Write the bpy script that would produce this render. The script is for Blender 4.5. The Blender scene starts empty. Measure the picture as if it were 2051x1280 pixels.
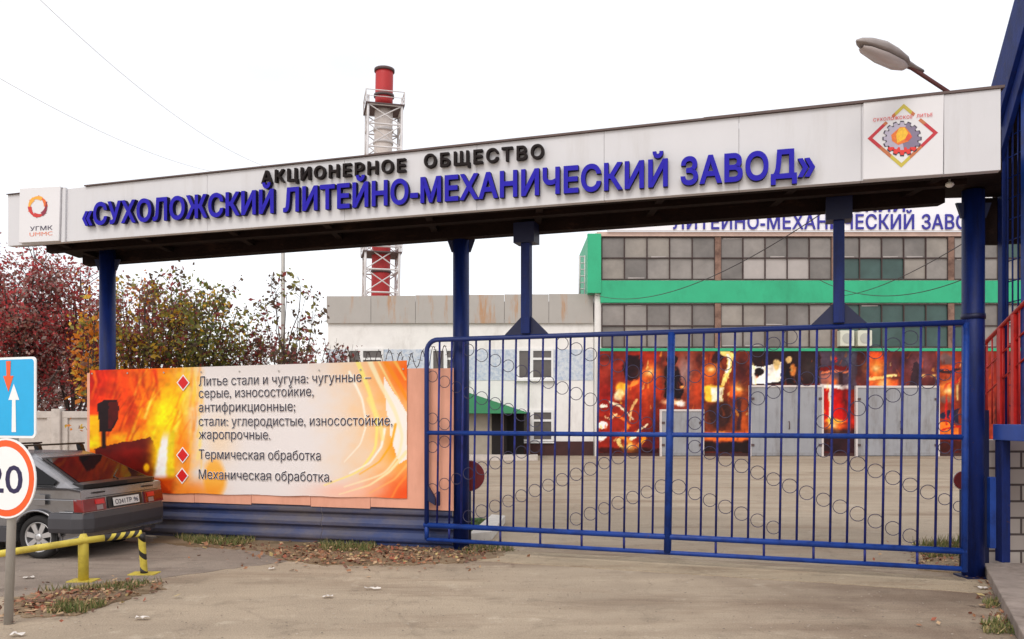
import bpy, bmesh, math, random, mathutils
import numpy as np
from mathutils import Vector, Matrix
random.seed(7); RNG = np.random.RandomState(7)
PI = math.pi; rad = math.radians
scene = bpy.context.scene
COL = scene.collection

# ------------------------------------------------------------------ camera, sky, sun, exposure
EYE = 1.85; F = 1650.0; CX = 1025.5; HZ = 830.0      # eye height, focal length in photo pixels, horizon row
cam = bpy.data.cameras.new('camera'); cam_o = bpy.data.objects.new('camera', cam); COL.objects.link(cam_o)
cam.sensor_width = 36; cam.lens = F/2051*36; cam.shift_y = (HZ-640)/2051
cam.clip_start = .05; cam.clip_end = 3000
cam_o.location = (0, 0, EYE); cam_o.rotation_euler = (PI/2, 0, 0)
scene.camera = cam_o
SUN_EL, SUN_AZ = rad(48), rad(200)                    # high behind the camera, a little left, behind cloud
world = bpy.data.worlds.new('World'); scene.world = world; world.use_nodes = True
nt = world.node_tree; nt.nodes.clear()
wo = nt.nodes.new('ShaderNodeOutputWorld'); bg1 = nt.nodes.new('ShaderNodeBackground'); bg2 = nt.nodes.new('ShaderNodeBackground')
sky = nt.nodes.new('ShaderNodeTexSky'); sky.sky_type = 'NISHITA'; sky.sun_disc = False
sky.sun_elevation = SUN_EL; sky.sun_rotation = SUN_AZ; sky.air_density = 1.0; sky.dust_density = 3.0
nt.links.new(sky.outputs[0], bg1.inputs[0]); bg1.inputs[1].default_value = .05
bg2.inputs[1].default_value = 1.0
wtc = nt.nodes.new('ShaderNodeTexCoord'); wmp = nt.nodes.new('ShaderNodeMapping'); wmp.inputs['Scale'].default_value = (1.2, 1.2, 3.5); wnz = nt.nodes.new('ShaderNodeTexNoise'); wnz.inputs['Scale'].default_value = 1.6; wnz.inputs['Detail'].default_value = 6; wnz.inputs['Roughness'].default_value = .5
wrp = nt.nodes.new('ShaderNodeValToRGB'); wrp.color_ramp.elements[0].position = .32; wrp.color_ramp.elements[0].color = (.90, .893, .898, 1); wrp.color_ramp.elements[1].position = .62; wrp.color_ramp.elements[1].color = (1.08, 1.065, 1.06, 1)
nt.links.new(wtc.outputs['Generated'], wmp.inputs[0]); nt.links.new(wmp.outputs[0], wnz.inputs['Vector']); nt.links.new(wnz.outputs['Fac'], wrp.inputs[0]); nt.links.new(wrp.outputs[0], bg2.inputs[0])   # the closed white cloud deck
mix = nt.nodes.new('ShaderNodeAddShader')
nt.links.new(bg1.outputs[0], mix.inputs[0]); nt.links.new(bg2.outputs[0], mix.inputs[1]); nt.links.new(mix.outputs[0], wo.inputs[0])
sl = bpy.data.lights.new('sun', 'SUN'); sl.energy = 1.1; sl.angle = rad(25); sl.color = (1, .96, .9)
so = bpy.data.objects.new('sun', sl); COL.objects.link(so); so.location = (0, -20, 40)
# the sun's light travels away from the camera side
sd = Vector((math.sin(SUN_AZ)*math.cos(SUN_EL), math.cos(SUN_AZ)*math.cos(SUN_EL), math.sin(SUN_EL)))
so.rotation_euler = (-sd).to_track_quat('-Z', 'Y').to_euler()
scene.view_settings.view_transform = 'Standard'; scene.view_settings.look = 'None'
scene.view_settings.gamma = 1; scene.view_settings.exposure = 0.0
scene.render.engine = 'CYCLES'

# ------------------------------------------------------------------ helpers
def srgb(r, g, b):
    f = lambda c: (c/255/12.92) if c/255 <= .04045 else ((c/255+.055)/1.055)**2.4
    return (f(r), f(g), f(b))
def P(px, py, Y): return Vector(((px-CX)*Y/F, Y, EYE+(HZ-py)*Y/F))
def G(px, py):
    Y = EYE*F/(py-HZ); return Vector(((px-CX)*Y/F, Y, 0))
MATS = {}
def mat(name, col, rough=.7, var=.12, scale=4.0, bump=0.0, bscale=40.0, metal=0.0, col2=None, streak=None, spec=.5, thr=(.35, .65), coord='Object', chips=None):
    """noise-varied principled surface; col2 = a second worn colour in patches; streak=(sx,sy,sz) stretches the patches"""
    if name in MATS: return MATS[name]
    m = bpy.data.materials.new(name); m.use_nodes = True; N = m.node_tree.nodes; L = m.node_tree.links
    b = N['Principled BSDF']; b.inputs['Roughness'].default_value = rough; b.inputs['Metallic'].default_value = metal
    b.inputs['Specular IOR Level'].default_value = spec
    tc = N.new('ShaderNodeTexCoord'); src = tc.outputs[coord]
    n1 = N.new('ShaderNodeTexNoise'); n1.inputs['Scale'].default_value = scale; n1.inputs['Detail'].default_value = 8; n1.inputs['Roughness'].default_value = .65
    L.new(src, n1.inputs['Vector'])
    r = N.new('ShaderNodeMapRange'); r.inputs['From Min'].default_value = .3; r.inputs['From Max'].default_value = .7
    r.inputs['To Min'].default_value = 1-var; r.inputs['To Max'].default_value = 1+var; L.new(n1.outputs['Fac'], r.inputs['Value'])
    base = N.new('ShaderNodeRGB'); base.outputs[0].default_value = (*col, 1); out = base.outputs[0]
    if col2:
        n2 = N.new('ShaderNodeTexNoise'); n2.inputs['Scale'].default_value = scale*.8; n2.inputs['Detail'].default_value = 9; n2.inputs['Roughness'].default_value = .7
        if streak:
            mp = N.new('ShaderNodeMapping'); mp.inputs['Scale'].default_value = streak; mp.inputs['Location'].default_value = (3.1, 1.7, .4)
            L.new(src, mp.inputs['Vector']); L.new(mp.outputs[0], n2.inputs['Vector'])
        else: L.new(src, n2.inputs['Vector'])
        r2 = N.new('ShaderNodeMapRange'); r2.inputs['From Min'].default_value = thr[0]; r2.inputs['From Max'].default_value = thr[1]; L.new(n2.outputs['Fac'], r2.inputs['Value'])
        mx = N.new('ShaderNodeMix'); mx.data_type = 'RGBA'; mx.inputs[7].default_value = (*col2, 1)
        L.new(r2.outputs[0], mx.inputs[0]); L.new(out, mx.inputs[6]); out = mx.outputs[2]
    if chips:
        n4 = N.new('ShaderNodeTexNoise'); n4.inputs['Scale'].default_value = chips[1]; n4.inputs['Detail'].default_value = 10; n4.inputs['Roughness'].default_value = .75; L.new(src, n4.inputs['Vector'])
        r4 = N.new('ShaderNodeMapRange'); r4.inputs['From Min'].default_value = chips[2]; r4.inputs['From Max'].default_value = chips[2]+.03; L.new(n4.outputs['Fac'], r4.inputs['Value'])
        mx = N.new('ShaderNodeMix'); mx.data_type = 'RGBA'; mx.inputs[7].default_value = (*chips[0], 1); L.new(r4.outputs[0], mx.inputs[0]); L.new(out, mx.inputs[6]); out = mx.outputs[2]
    mv = N.new('ShaderNodeVectorMath'); mv.operation = 'SCALE'; L.new(out, mv.inputs[0]); L.new(r.outputs[0], mv.inputs['Scale'])
    L.new(mv.outputs[0], b.inputs['Base Color'])
    if bump:
        n3 = N.new('ShaderNodeTexNoise'); n3.inputs['Scale'].default_value = bscale; n3.inputs['Detail'].default_value = 6; L.new(src, n3.inputs['Vector'])
        bp = N.new('ShaderNodeBump'); bp.inputs['Strength'].default_value = bump; bp.inputs['Distance'].default_value = .02
        L.new(n3.outputs['Fac'], bp.inputs['Height']); L.new(bp.outputs[0], b.inputs['Normal'])
    MATS[name] = m; return m
def mat_art(name, rough=.5):
    m = bpy.data.materials.new(name); m.use_nodes = True; N = m.node_tree.nodes; b = N['Principled BSDF']
    b.inputs['Roughness'].default_value = rough; b.inputs['Specular IOR Level'].default_value = .25
    a = N.new('ShaderNodeAttribute'); a.attribute_name = 'print'
    m.node_tree.links.new(a.outputs['Color'], b.inputs['Base Color']); return m

ORG = {}
def empty(name, loc, label=None, cat=None, group=None, rz=0):
    o = bpy.data.objects.new(name, None); COL.objects.link(o); o.location = loc; o.rotation_euler = (0, 0, rz); o.empty_display_size = .2
    ORG[o.name] = Vector(loc) if rz == 0 else Vector((0, 0, 0))
    tag(o, label, cat, group); return o
def tag(o, label=None, cat=None, group=None, kind=None):
    if label: o['label'] = label
    if cat: o['category'] = cat
    if group: o['group'] = group
    if kind: o['kind'] = kind
    return o
class MB:
    def __init__(s): s.v = []; s.f = []; s.mi = []; s.sm = []
    def add(s, vs, fs, mi=0, smooth=False):
        b = len(s.v); s.v += [Vector(x) for x in vs]
        for f in fs: s.f.append([b+i for i in f]); s.mi.append(mi); s.sm.append(smooth)
        return s
    def box(s, a, b, mi=0):
        x0, x1 = sorted((a[0], b[0])); y0, y1 = sorted((a[1], b[1])); z0, z1 = sorted((a[2], b[2]))
        return s.hexa([(x0,y0,z0),(x1,y0,z0),(x1,y1,z0),(x0,y1,z0)], [(x0,y0,z1),(x1,y0,z1),(x1,y1,z1),(x0,y1,z1)], mi)
    def hexa(s, bot, top, mi=0):
        n = len(bot); fs = [tuple(range(n-1, -1, -1)), tuple(range(n, 2*n))]
        for i in range(n): j = (i+1) % n; fs.append((i, j, n+j, n+i))
        return s.add(list(bot)+list(top), fs, mi)
    def prism(s, pts, off, mi=0):           # planar outline pushed along vector off
        off = Vector(off); return s.hexa([Vector(p) for p in pts], [Vector(p)+off for p in pts], mi)
    def obox(s, c, u, hu, hv, hz, mi=0):    # box along horizontal direction u, centred at c
        c = Vector(c); u = Vector((u[0], u[1], 0)).normalized(); w = Vector((-u.y, u.x, 0)); z = Vector((0, 0, 1))
        q = [(-1,-1),(1,-1),(1,1),(-1,1)]
        return s.hexa([c+u*hu*a+w*hv*b-z*hz for a, b in q], [c+u*hu*a+w*hv*b+z*hz for a, b in q], mi)
    def bar(s, a, b, w, h=None, mi=0, up=(0,0,1)):   # rectangular bar from a to b
        a, b = Vector(a), Vector(b); h = h or w; d = (b-a).normalized(); up = Vector(up)
        if abs(d.dot(up)) > .95: up = Vector((1, 0, 0))
        x = d.cross(up).normalized()*w/2; y = x.cross(d).normalized()*h/2
        return s.hexa([a-x-y, a+x-y, a+x+y, a-x+y], [b-x-y, b+x-y, b+x+y, b-x+y], mi)
    def tube(s, pts, r, n=8, mi=0, caps=True, closed=False):
        pts = [Vector(p) for p in pts]; rs = r if isinstance(r, (list, tuple)) else [r]*len(pts)
        rings = []; prev = None; m = len(pts)
        for i, p in enumerate(pts):
            if closed: d = (pts[(i+1) % m]-pts[i-1]).normalized()
            else: d = (pts[min(i+1, m-1)]-pts[max(i-1, 0)]).normalized()
            if prev is None:
                x = d.orthogonal().normalized()
            else:
                x = prev-d*prev.dot(d); x = x.normalized() if x.length > 1e-6 else d.orthogonal().normalized()
            prev = x; y = d.cross(x)
            rings.append([p+(x*math.cos(2*PI*k/n)+y*math.sin(2*PI*k/n))*rs[i] for k in range(n)])
        b = len(s.v); s.v += [q for rg in rings for q in rg]
        R = m if closed else m-1
        for i in range(R):
            j = (i+1) % m
            for k in range(n):
                l = (k+1) % n; s.f.append([b+i*n+k, b+i*n+l, b+j*n+l, b+j*n+k]); s.mi.append(mi); s.sm.append(n > 5)
        if caps and not closed:
            s.f.append([b+k for k in range(n-1, -1, -1)]); s.f.append([b+(m-1)*n+k for k in range(n)]); s.mi += [mi, mi]; s.sm += [False, False]
        return s
    def lathe(s, prof, c, n=24, mi=0, axis='z', caps=True):
        c = Vector(c); rings = []
        for r, h in prof:
            ring = []
            for k in range(n):
                a = 2*PI*k/n; q = (r*math.cos(a), r*math.sin(a), h)
                if axis == 'y': q = (q[0], q[2], q[1])
                ring.append(c+Vector(q))
            rings.append(ring)
        b = len(s.v); s.v += [q for rg in rings for q in rg]
        for i in range(len(prof)-1):
            for k in range(n):
                l = (k+1) % n; s.f.append([b+i*n+k, b+i*n+l, b+(i+1)*n+l, b+(i+1)*n+k]); s.mi.append(mi); s.sm.append(True)
        if not caps: return s
        s.f.append([b+k for k in range(n-1, -1, -1)]); s.f.append([b+(len(prof)-1)*n+k for k in range(n)]); s.mi += [mi, mi]; s.sm += [False, False]
        return s
    def build(s, name, mats, parent=None, loc=None, bevel=0.0, smooth=None, fixn=True, seg=2):
        o_ = Vector(loc) if loc is not None else (ORG.get(parent.name, Vector((0,0,0))) if parent else Vector((0,0,0)))
        me = bpy.data.meshes.new(name); me.from_pydata([tuple(v-o_) for v in s.v], [], s.f)
        for m in (mats if isinstance(mats, (list, tuple)) else [mats]): me.materials.append(m)
        me.polygons.foreach_set('material_index', s.mi); me.polygons.foreach_set('use_smooth', s.sm if smooth is None else [smooth]*len(s.f))
        if fixn or bevel:
            bm = bmesh.new(); bm.from_mesh(me)
            if fixn: bmesh.ops.recalc_face_normals(bm, faces=bm.faces)
            if bevel:
                bm.verts.ensure_lookup_table()
                es = [e for e in bm.edges if len(e.link_faces) == 2 and e.calc_face_angle(0) > rad(25)]
                bmesh.ops.bevel(bm, geom=es, offset=bevel, segments=seg, affect='EDGES', profile=.6, clamp_overlap=True)
            bm.to_mesh(me); bm.free()
        o = bpy.data.objects.new(name, me); COL.objects.link(o)
        if parent: o.parent = parent; ORG[o.name] = ORG.get(parent.name, Vector((0,0,0)))
        elif loc is not None: o.location = loc
        if not parent: ORG[o.name] = o_
        return o
def by_word(v, f, m, parent, plane, name, gap):
    """one mesh for each word of a line of lettering"""
    info = []
    for c in islands(v, f):
        us = [(Vector(v[i])-plane.a).dot(plane.u) for k in c for i in f[k]]; info.append([min(us), max(us), list(c)])
    info.sort(key=lambda t: t[0]); gr = []
    for a, c, fs in info:
        if gr and a-gr[-1][1] < gap: gr[-1][1] = max(gr[-1][1], c); gr[-1][2] += fs
        else: gr.append([a, c, fs])
    for a, c, fs in gr:
        mp = {}; ff = [[mp.setdefault(i, len(mp)) for i in f[k]] for k in fs]; MB().add([v[i] for i in mp], ff).build(name, m, parent, fixn=False)
class VPlane:
    """a vertical plane through a (x,y) running to b (x,y); positive offset = towards the camera"""
    def __init__(s, a, b):
        s.a = Vector((a[0], a[1], 0)); s.u = (Vector((b[0], b[1], 0))-s.a); s.len = s.u.length; s.u.normalize()
        s.n = Vector((s.u.y, -s.u.x, 0))
        if s.n.y > 0: s.n = -s.n
    def hit(s, px, py, off=0.0):
        d = Vector(((px-CX)/F, 1, (HZ-py)/F)); a = s.a+s.n*off
        t = a.dot(s.n)/d.dot(s.n); return Vector((0, 0, EYE))+d*t
    def uz(s, px, py, off=0.0):
        h = s.hit(px, py, off); return (h-s.a).dot(s.u), h.z
    def pt(s, u, z, off=0.0): return s.a+s.u*u+s.n*off+Vector((0, 0, z))
CAP = .727                                             # cap height of the built-in font at size 1
def text_geo(body, extrude=0.0, offset=0.0, spacing=1.0, res=4):
    """glyph outlines of the built-in font united by winding number (its strokes overlap), thickened by offset, optionally raised"""
    cu = bpy.data.curves.new('t', 'FONT'); cu.body = body; cu.size = 1; cu.space_character = spacing
    o = bpy.data.objects.new('t', cu); COL.objects.link(o); src = o.to_curve(bpy.context.evaluated_depsgraph_get())
    pv, pe = [], []
    for spl in src.splines:
        bps = spl.bezier_points; n = len(bps); poly = []
        for k in range(n):
            a, b = bps[k], bps[(k+1) % n]; p0, p1, p2, p3 = a.co.xy, a.handle_right.xy, b.handle_left.xy, b.co.xy
            if (p3-p0).length < 1e-6: continue
            d = (p3-p0).normalized(); bend = max(abs((p1-p0).cross(d)), abs((p2-p0).cross(d)))
            for t in ((0, .33, .67) if bend > .004 else (0,)): poly.append((1-t)**3*p0+3*t*(1-t)**2*p1+3*t*t*(1-t)*p2+t**3*p3)
        b0 = len(pv); pv += poly; pe += [(b0+k, b0+(k+1) % len(poly)) for k in range(len(poly))]
    o.to_curve_clear(); bpy.data.objects.remove(o); bpy.data.curves.remove(cu)
    V2, E2, F2 = mathutils.geometry.delaunay_2d_cdt(pv, pe, [], 0, 1e-6)[:3]
    A_ = np.array([pv[e[0]] for e in pe]); B_ = np.array([pv[e[1]] for e in pe])
    cen = np.array([(V2[f[0]]+V2[f[1]]+V2[f[2]])/3 for f in F2]); keep = []
    for f, (x, y) in zip(F2, cen):
        up = (A_[:, 1] <= y) & (B_[:, 1] > y); dn = (A_[:, 1] > y) & (B_[:, 1] <= y)
        side = (B_[:, 0]-A_[:, 0])*(y-A_[:, 1])-(x-A_[:, 0])*(B_[:, 1]-A_[:, 1])
        w = int(np.sum(up & (side > 0)))-int(np.sum(dn & (side < 0)))
        if w != 0:
            q = list(f); a, b, c = (V2[i] for i in q)
            if (b-a).cross(c-a) < 0: q.reverse()
            keep.append(q)
    cnt = {}
    for f in keep:
        for k in range(3): cnt[(f[k], f[(k+1) % 3])] = 1
    rim = [e for e in cnt if (e[1], e[0]) not in cnt]
    if offset:
        nrm = {}
        for a, b in rim:
            d = V2[b]-V2[a]
            if d.length < 1e-9: continue
            d.normalize(); q = Vector((d.y, -d.x))
            for i in (a, b): nrm.setdefault(i, []).append(q)
        V2 = [v.copy() for v in V2]
        for i, qs in nrm.items():
            m = sum(qs, Vector((0, 0))); l = m.length/len(qs)
            if l > .2: m = m.normalized()*min(1/l, 1.6); V2[i] = V2[i]+m*offset
    used = sorted({i for f in keep for i in f}); mp = {i: k for k, i in enumerate(used)}; n = len(used)
    if not extrude: return [(V2[i].x, V2[i].y, 0) for i in used], [tuple(mp[i] for i in f) for f in keep], [0]*n
    V = [(V2[i].x, V2[i].y, .5) for i in used]+[(V2[i].x, V2[i].y, -.5) for i in used]
    Fc = [tuple(mp[i] for i in f) for f in keep]+[tuple(n+mp[i] for i in reversed(f)) for f in keep]+[(mp[b], mp[a], n+mp[a], n+mp[b]) for a, b in rim]
    return V, Fc, [0]*(2*n)
def text_on(plane, body, u0, u1, z0, cap, off, depth=0.0, offset=0.0, spacing=1.0, dz=0.0, ref=None):
    """flat or raised lettering on a vertical plane: u0..u1 along it, baseline z0 (rising dz over its length), capital height cap"""
    v, f, ly = text_geo(body, .5 if depth else 0, offset, spacing)
    x0 = min(p[0] for p in v); x1 = max(p[0] for p in v); sx = (u1-u0)/(x1-x0); sy = cap/CAP
    out = [plane.pt(u0+(p[0]-x0)*sx, z0+p[1]*sy+dz*(p[0]-x0)/(x1-x0), (off+(p[2]+.5)*depth if depth else off)+l*.0012) for p, l in zip(v, ly)]
    return out, f
def islands(v, f):
    par = list(range(len(v)))
    def find(a):
        while par[a] != a: par[a] = par[par[a]]; a = par[a]
        return a
    key = {}
    for i, p in enumerate(v): key.setdefault((round(p[0], 4), round(p[1], 4), round(p[2], 4)), []).append(i)
    for g in key.values():
        for i in g[1:]: par[find(i)] = find(g[0])
    for fc in f:
        for i in fc[1:]: par[find(i)] = find(fc[0])
    d = {}
    for k, fc in enumerate(f): d.setdefault(find(fc[0]), []).append(k)
    return list(d.values())
def scatter_mesh(name, quads, mats, mi, loc=(0,0,0), parent=None):
    """many small quads as one mesh: quads (n,4,3) array, mi (n,) material index"""
    n = len(quads); me = bpy.data.meshes.new(name)
    o_ = Vector(loc) if parent is None else ORG.get(parent.name, Vector((0,0,0)))
    vs = quads.reshape(-1, 3)-np.array(o_)
    me.vertices.add(4*n); me.vertices.foreach_set('co', vs.ravel())
    me.loops.add(4*n); me.loops.foreach_set('vertex_index', np.arange(4*n))
    me.polygons.add(n); me.polygons.foreach_set('loop_start', np.arange(n)*4)
    for m in mats: me.materials.append(m)
    me.polygons.foreach_set('material_index', mi.astype(np.int32)); me.update(calc_edges=True); me.validate()
    o = bpy.data.objects.new(name, me); COL.objects.link(o)
    if parent: o.parent = parent
    else: o.location = loc
    ORG[o.name] = o_; return o
def leaf_quads(c, size, flat=0.0, asp=.6):
    size = np.asarray(size)
    """randomly turned leaf-shaped quads at centres c"""
    n = len(c); nrm = RNG.normal(size=(n, 3)); nrm[:, 2] = nrm[:, 2]*(1+flat*6)+flat*3*np.sign(RNG.rand(n)-.2)
    nrm /= np.linalg.norm(nrm, axis=1)[:, None]
    t = np.cross(nrm, RNG.normal(size=(n, 3))); t /= np.linalg.norm(t, axis=1)[:, None]; b = np.cross(nrm, t)
    s = (size*(.6+.8*RNG.rand(n)))[:, None]
    return np.stack([c-t*s*.5, c-b*s*asp*.5+t*s*.05, c+t*s*.5, c+b*s*asp*.5+t*s*.05], axis=1)

# ------------------------------------------------------------------ painted prints (artwork on banners, authored on a photo-pixel grid)
def noise2(w, h, cell, oct=4, seed=0):
    r = np.random.RandomState(seed); out = np.zeros((h, w)); amp = 1; tot = 0
    for o in range(oct):
        gw, gh = max(2, int(w/cell)+2), max(2, int(h/cell)+2); g = r.rand(gh, gw)
        x = np.linspace(0, gw-1.001, w); y = np.linspace(0, gh-1.001, h); xi = x.astype(int); yi = y.astype(int)
        fx = x-xi; fy = y-yi; fx = fx*fx*(3-2*fx); fy = fy*fy*(3-2*fy)
        a = g[yi][:, xi]*(1-fx)+g[yi][:, xi+1]*fx; b = g[yi+1][:, xi]*(1-fx)+g[yi+1][:, xi+1]*fx
        out += amp*(a*(1-fy[:, None])+b*fy[:, None]); tot += amp; amp *= .55; cell = max(2, cell/2)
    return out/tot
class Art:
    def __init__(s, x0, y0, x1, y1, step, sat=1.28, con=1.10):
        s.sat = sat; s.con = con
        s.w = int((x1-x0)/step)+1; s.h = int((y1-y0)/step)+1
        s.x, s.y = np.meshgrid(np.linspace(x0, x1, s.w), np.linspace(y0, y1, s.h)); s.c = np.zeros((s.h, s.w, 3)); s.b = (x0, y0, x1, y1); s.step = step
        n1 = noise2(s.w, s.h, 14/step*2, 4, 1); n2 = noise2(s.w, s.h, 14/step*2, 4, 2); s.n1, s.n2 = n1-.5, n2-.5
    def put(s, m, col, a=1.0):
        m = np.clip(m*a, 0, 1)[..., None]; s.c = s.c*(1-m)+np.array(col, float)*m; return s
    def rect(s, x0, y0, x1, y1, col, a=1, soft=1.0):
        d = np.minimum(np.minimum(s.x-x0, x1-s.x), np.minimum(s.y-y0, y1-s.y)); return s.put(np.clip(d/soft+.5, 0, 1), col, a)
    def blob(s, cx, cy, rx, ry, col, a=1, rot=0, soft=1.0, warp=0.0):
        dx, dy = s.x-cx+s.n1*warp*2, s.y-cy+s.n2*warp*2; r = rad(rot); u = (dx*math.cos(r)+dy*math.sin(r))/rx; v = (-dx*math.sin(r)+dy*math.cos(r))/ry
        d = np.sqrt(u*u+v*v); return s.put(np.clip((1-d)/soft, 0, 1) if soft < 1 else np.exp(-d*d*1.5), col, a)
    def poly(s, pts, col, a=1, warp=0.0):
        x, y = s.x+s.n1*warp*2, s.y+s.n2*warp*2; ins = np.zeros(x.shape, bool); n = len(pts)
        for i in range(n):
            (ax, ay), (bx, by) = pts[i], pts[(i+1) % n]
            if ay == by: continue
            c = ((ay > y) != (by > y)) & (x < (bx-ax)*(y-ay)/(by-ay)+ax); ins ^= c
        return s.put(ins.astype(float), col, a)
    def stroke(s, pts, w0, w1, col, a=1, soft=1.5):
        # smooth curve through pts, tapering
        P_ = np.array(pts, float); t = np.linspace(0, len(P_)-1, 40); xs = np.interp(t, range(len(P_)), P_[:, 0]); ys = np.interp(t, range(len(P_)), P_[:, 1])
        for _ in range(3):
            xs[1:-1] = (xs[:-2]+2*xs[1:-1]+xs[2:])/4; ys[1:-1] = (ys[:-2]+2*ys[1:-1]+ys[2:])/4
        m = np.zeros(s.x.shape)
        for k in range(39):
            ax, ay, bx, by = xs[k], ys[k], xs[k+1], ys[k+1]; L2 = (bx-ax)**2+(by-ay)**2+1e-9
            tt = np.clip(((s.x-ax)*(bx-ax)+(s.y-ay)*(by-ay))/L2, 0, 1); d = np.hypot(s.x-ax-tt*(bx-ax), s.y-ay-tt*(by-ay))
            w = w0+(w1-w0)*k/39; m = np.maximum(m, np.clip((w/2-d)/soft+.5, 0, 1))
        return s.put(m, col, a)
    def build(s, name, place, material, parent=None, loc=None):
        h, w = s.h, s.w; vs = np.array([place(s.x[j, i], s.y[j, i]) for j in range(h) for i in range(w)])
        o_ = np.array(loc) if loc is not None else np.array(ORG.get(parent.name, Vector((0,0,0))))
        idx = np.arange(h*w).reshape(h, w); q = np.stack([idx[1:, :-1], idx[1:, 1:], idx[:-1, 1:], idx[:-1, :-1]], -1).reshape(-1, 4)
        me = bpy.data.meshes.new(name); me.from_pydata((vs-o_).tolist(), [], q.tolist())
        l_ = s.c@np.array([.3, .59, .11]); c = np.clip((l_[..., None]+(s.c-l_[..., None])*s.sat-128)*s.con/255+128/255, 0, 1); lin = np.where(c <= .04045, c/12.92, ((c+.055)/1.055)**2.4)*ART_GAIN
        at = me.color_attributes.new('print', 'FLOAT_COLOR', 'POINT'); at.data.foreach_set('color', np.concatenate([lin.reshape(-1, 3), np.ones((h*w, 1))], 1).astype(np.float32).ravel())
        me.materials.append(material); o = bpy.data.objects.new(name, me); COL.objects.link(o)
        if parent: o.parent = parent; ORG[o.name] = ORG.get(parent.name, Vector((0,0,0)))
        else: o.location = loc; ORG[o.name] = Vector(loc)
        return o
ART_GAIN = .93

# ------------------------------------------------------------------ materials
BLUE = mat('blue_paint', srgb(13, 36, 102), .5, .2, 3, .15, 40, col2=srgb(12, 24, 70), streak=(6, 6, .7), thr=(.45, .7), chips=(srgb(74, 52, 48), 9, .635), spec=.3)
BLUE_RAIL = mat('bright_blue_paint', srgb(25, 60, 138), .45, .16, 5, .12, 50, col2=srgb(18, 42, 104), thr=(.48, .68), chips=(srgb(74, 52, 48), 9, .635), spec=.3)
BLUE_BAR = mat('violet_blue_paint', srgb(38, 46, 120), .5, .2, 6, col2=srgb(32, 32, 80), thr=(.45, .65), chips=(srgb(74, 52, 48), 9, .635), spec=.3)
NAVY = mat('navy_paint', srgb(16, 24, 64), .5, .15, 3)
FASCIA = mat('pale_cladding', srgb(210, 209, 212), .5, .03, 1.2, col2=srgb(194, 191, 190), streak=(3.5, 3.5, .45), thr=(.5, .85), spec=.3)
PLATE = mat('white_plate', srgb(222, 220, 222), .45, .02, 2)
SOFFIT = mat('dark_brown_steel', srgb(34, 23, 21), .9, .35, 2.5, .3, 20, col2=srgb(66, 46, 38), streak=(1, 1, 3), thr=(.55, .8), spec=.15)  # very dark brown with lighter brown patches
FLASH = mat('brown_flashing', srgb(92, 74, 70), .6, .2, 3)
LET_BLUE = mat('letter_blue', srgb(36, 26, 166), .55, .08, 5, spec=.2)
LET_SHADE = mat('letter_shade_blue', srgb(16, 14, 60), .6, .08, 5, spec=.15)  # letter blue darkened for the flanks, shade put into the colour
LET_BLACK = mat('letter_black', srgb(30, 22, 22), .6, .2, 8, spec=.15)
INK = mat('print_ink', srgb(34, 26, 52), .6, .05, 5)
WHITE_INK = mat('white_ink', srgb(246, 242, 240), .6, .02, 5)
RED_INK = mat('red_ink', srgb(214, 14, 14), .5, .05, 5)
PINK = mat('salmon_board', srgb(228, 164, 138), .65, .06, 1.6, col2=srgb(208, 142, 116), streak=(2, 2, .4), thr=(.45, .8))
CORR = mat('faded_blue_steel', srgb(38, 54, 100), .55, .22, 1.2, .1, 30, col2=srgb(92, 84, 84), streak=(.5, .5, 1.2), thr=(.36, .58))
CONCRETE = mat('concrete', srgb(196, 186, 178), .9, .12, 3, .3, 30, col2=srgb(160, 150, 140), thr=(.5, .75))
KERBM = mat('kerb_concrete', srgb(150, 136, 126), .9, .16, 4, .4, 30, col2=srgb(116, 102, 92), thr=(.48, .7))
WHITEWALL = mat('whitewash', srgb(232, 228, 224), .8, .05, 2, .25, 18, col2=srgb(204, 198, 192), streak=(1, 1, .35), thr=(.52, .85))
PARAPET = mat('rusty_grey_sheet', srgb(172, 166, 160), .6, .06, .8, 0, 1, col2=srgb(176, 122, 66), streak=(2.6, 2.6, .35), thr=(.52, .68))
PLINTH = mat('maroon_plinth', srgb(64, 30, 28), .7, .2, 3)
MOSAIC = mat('blue_mosaic', srgb(204, 208, 214), .6, .08, 7, col2=srgb(172, 184, 202), thr=(.45, .6))
GREEN = mat('green_paint', srgb(40, 172, 124), .5, .07, 1.0, col2=srgb(28, 138, 98), streak=(.6, .6, .3), thr=(.5, .8))
GREEN_DK = mat('awning_green', srgb(16, 104, 58), .5, .12, 2)
MULLION = mat('rusty_mullion', srgb(60, 42, 40), .7, .25, 5)
COLUMN = mat('flaking_column', srgb(134, 104, 90), .8, .2, 3, col2=srgb(92, 66, 56), thr=(.45, .65))
GL = [mat('pane_grey', srgb(138, 131, 126), .3, .26, .9), mat('pane_dim', srgb(116, 110, 106), .3, .28, .9), mat('pane_pale', srgb(172, 164, 160), .4, .08, 2),
      mat('pane_green', srgb(58, 82, 78), .35, .25, 1), mat('pane_warm', srgb(144, 136, 128), .35, .24, .9)]
GLASS_DK = mat('dark_window', srgb(92, 86, 84), .12, .15, 2)
FRAME_W = mat('white_frame', srgb(228, 226, 224), .5, .04, 4)
STEEL = mat('grey_door_paint', srgb(150, 150, 154), .55, .08, 1.5, .1, 20, col2=srgb(122, 116, 114), streak=(2, 2, .5), thr=(.5, .75), chips=(srgb(110, 84, 70), 4, .66))
STEEL_EDGE = mat('pale_door_frame', srgb(206, 196, 192), .6, .05, 4)
DARK = mat('dark_void', srgb(30, 24, 24), .9, .1, 3)
BEIGE = mat('porch_render', srgb(160, 150, 136), .85, .1, 3)
REDM = mat('chimney_red', srgb(176, 38, 40), .55, .1, .5, col2=srgb(140, 30, 32), thr=(.5, .8))
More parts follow.
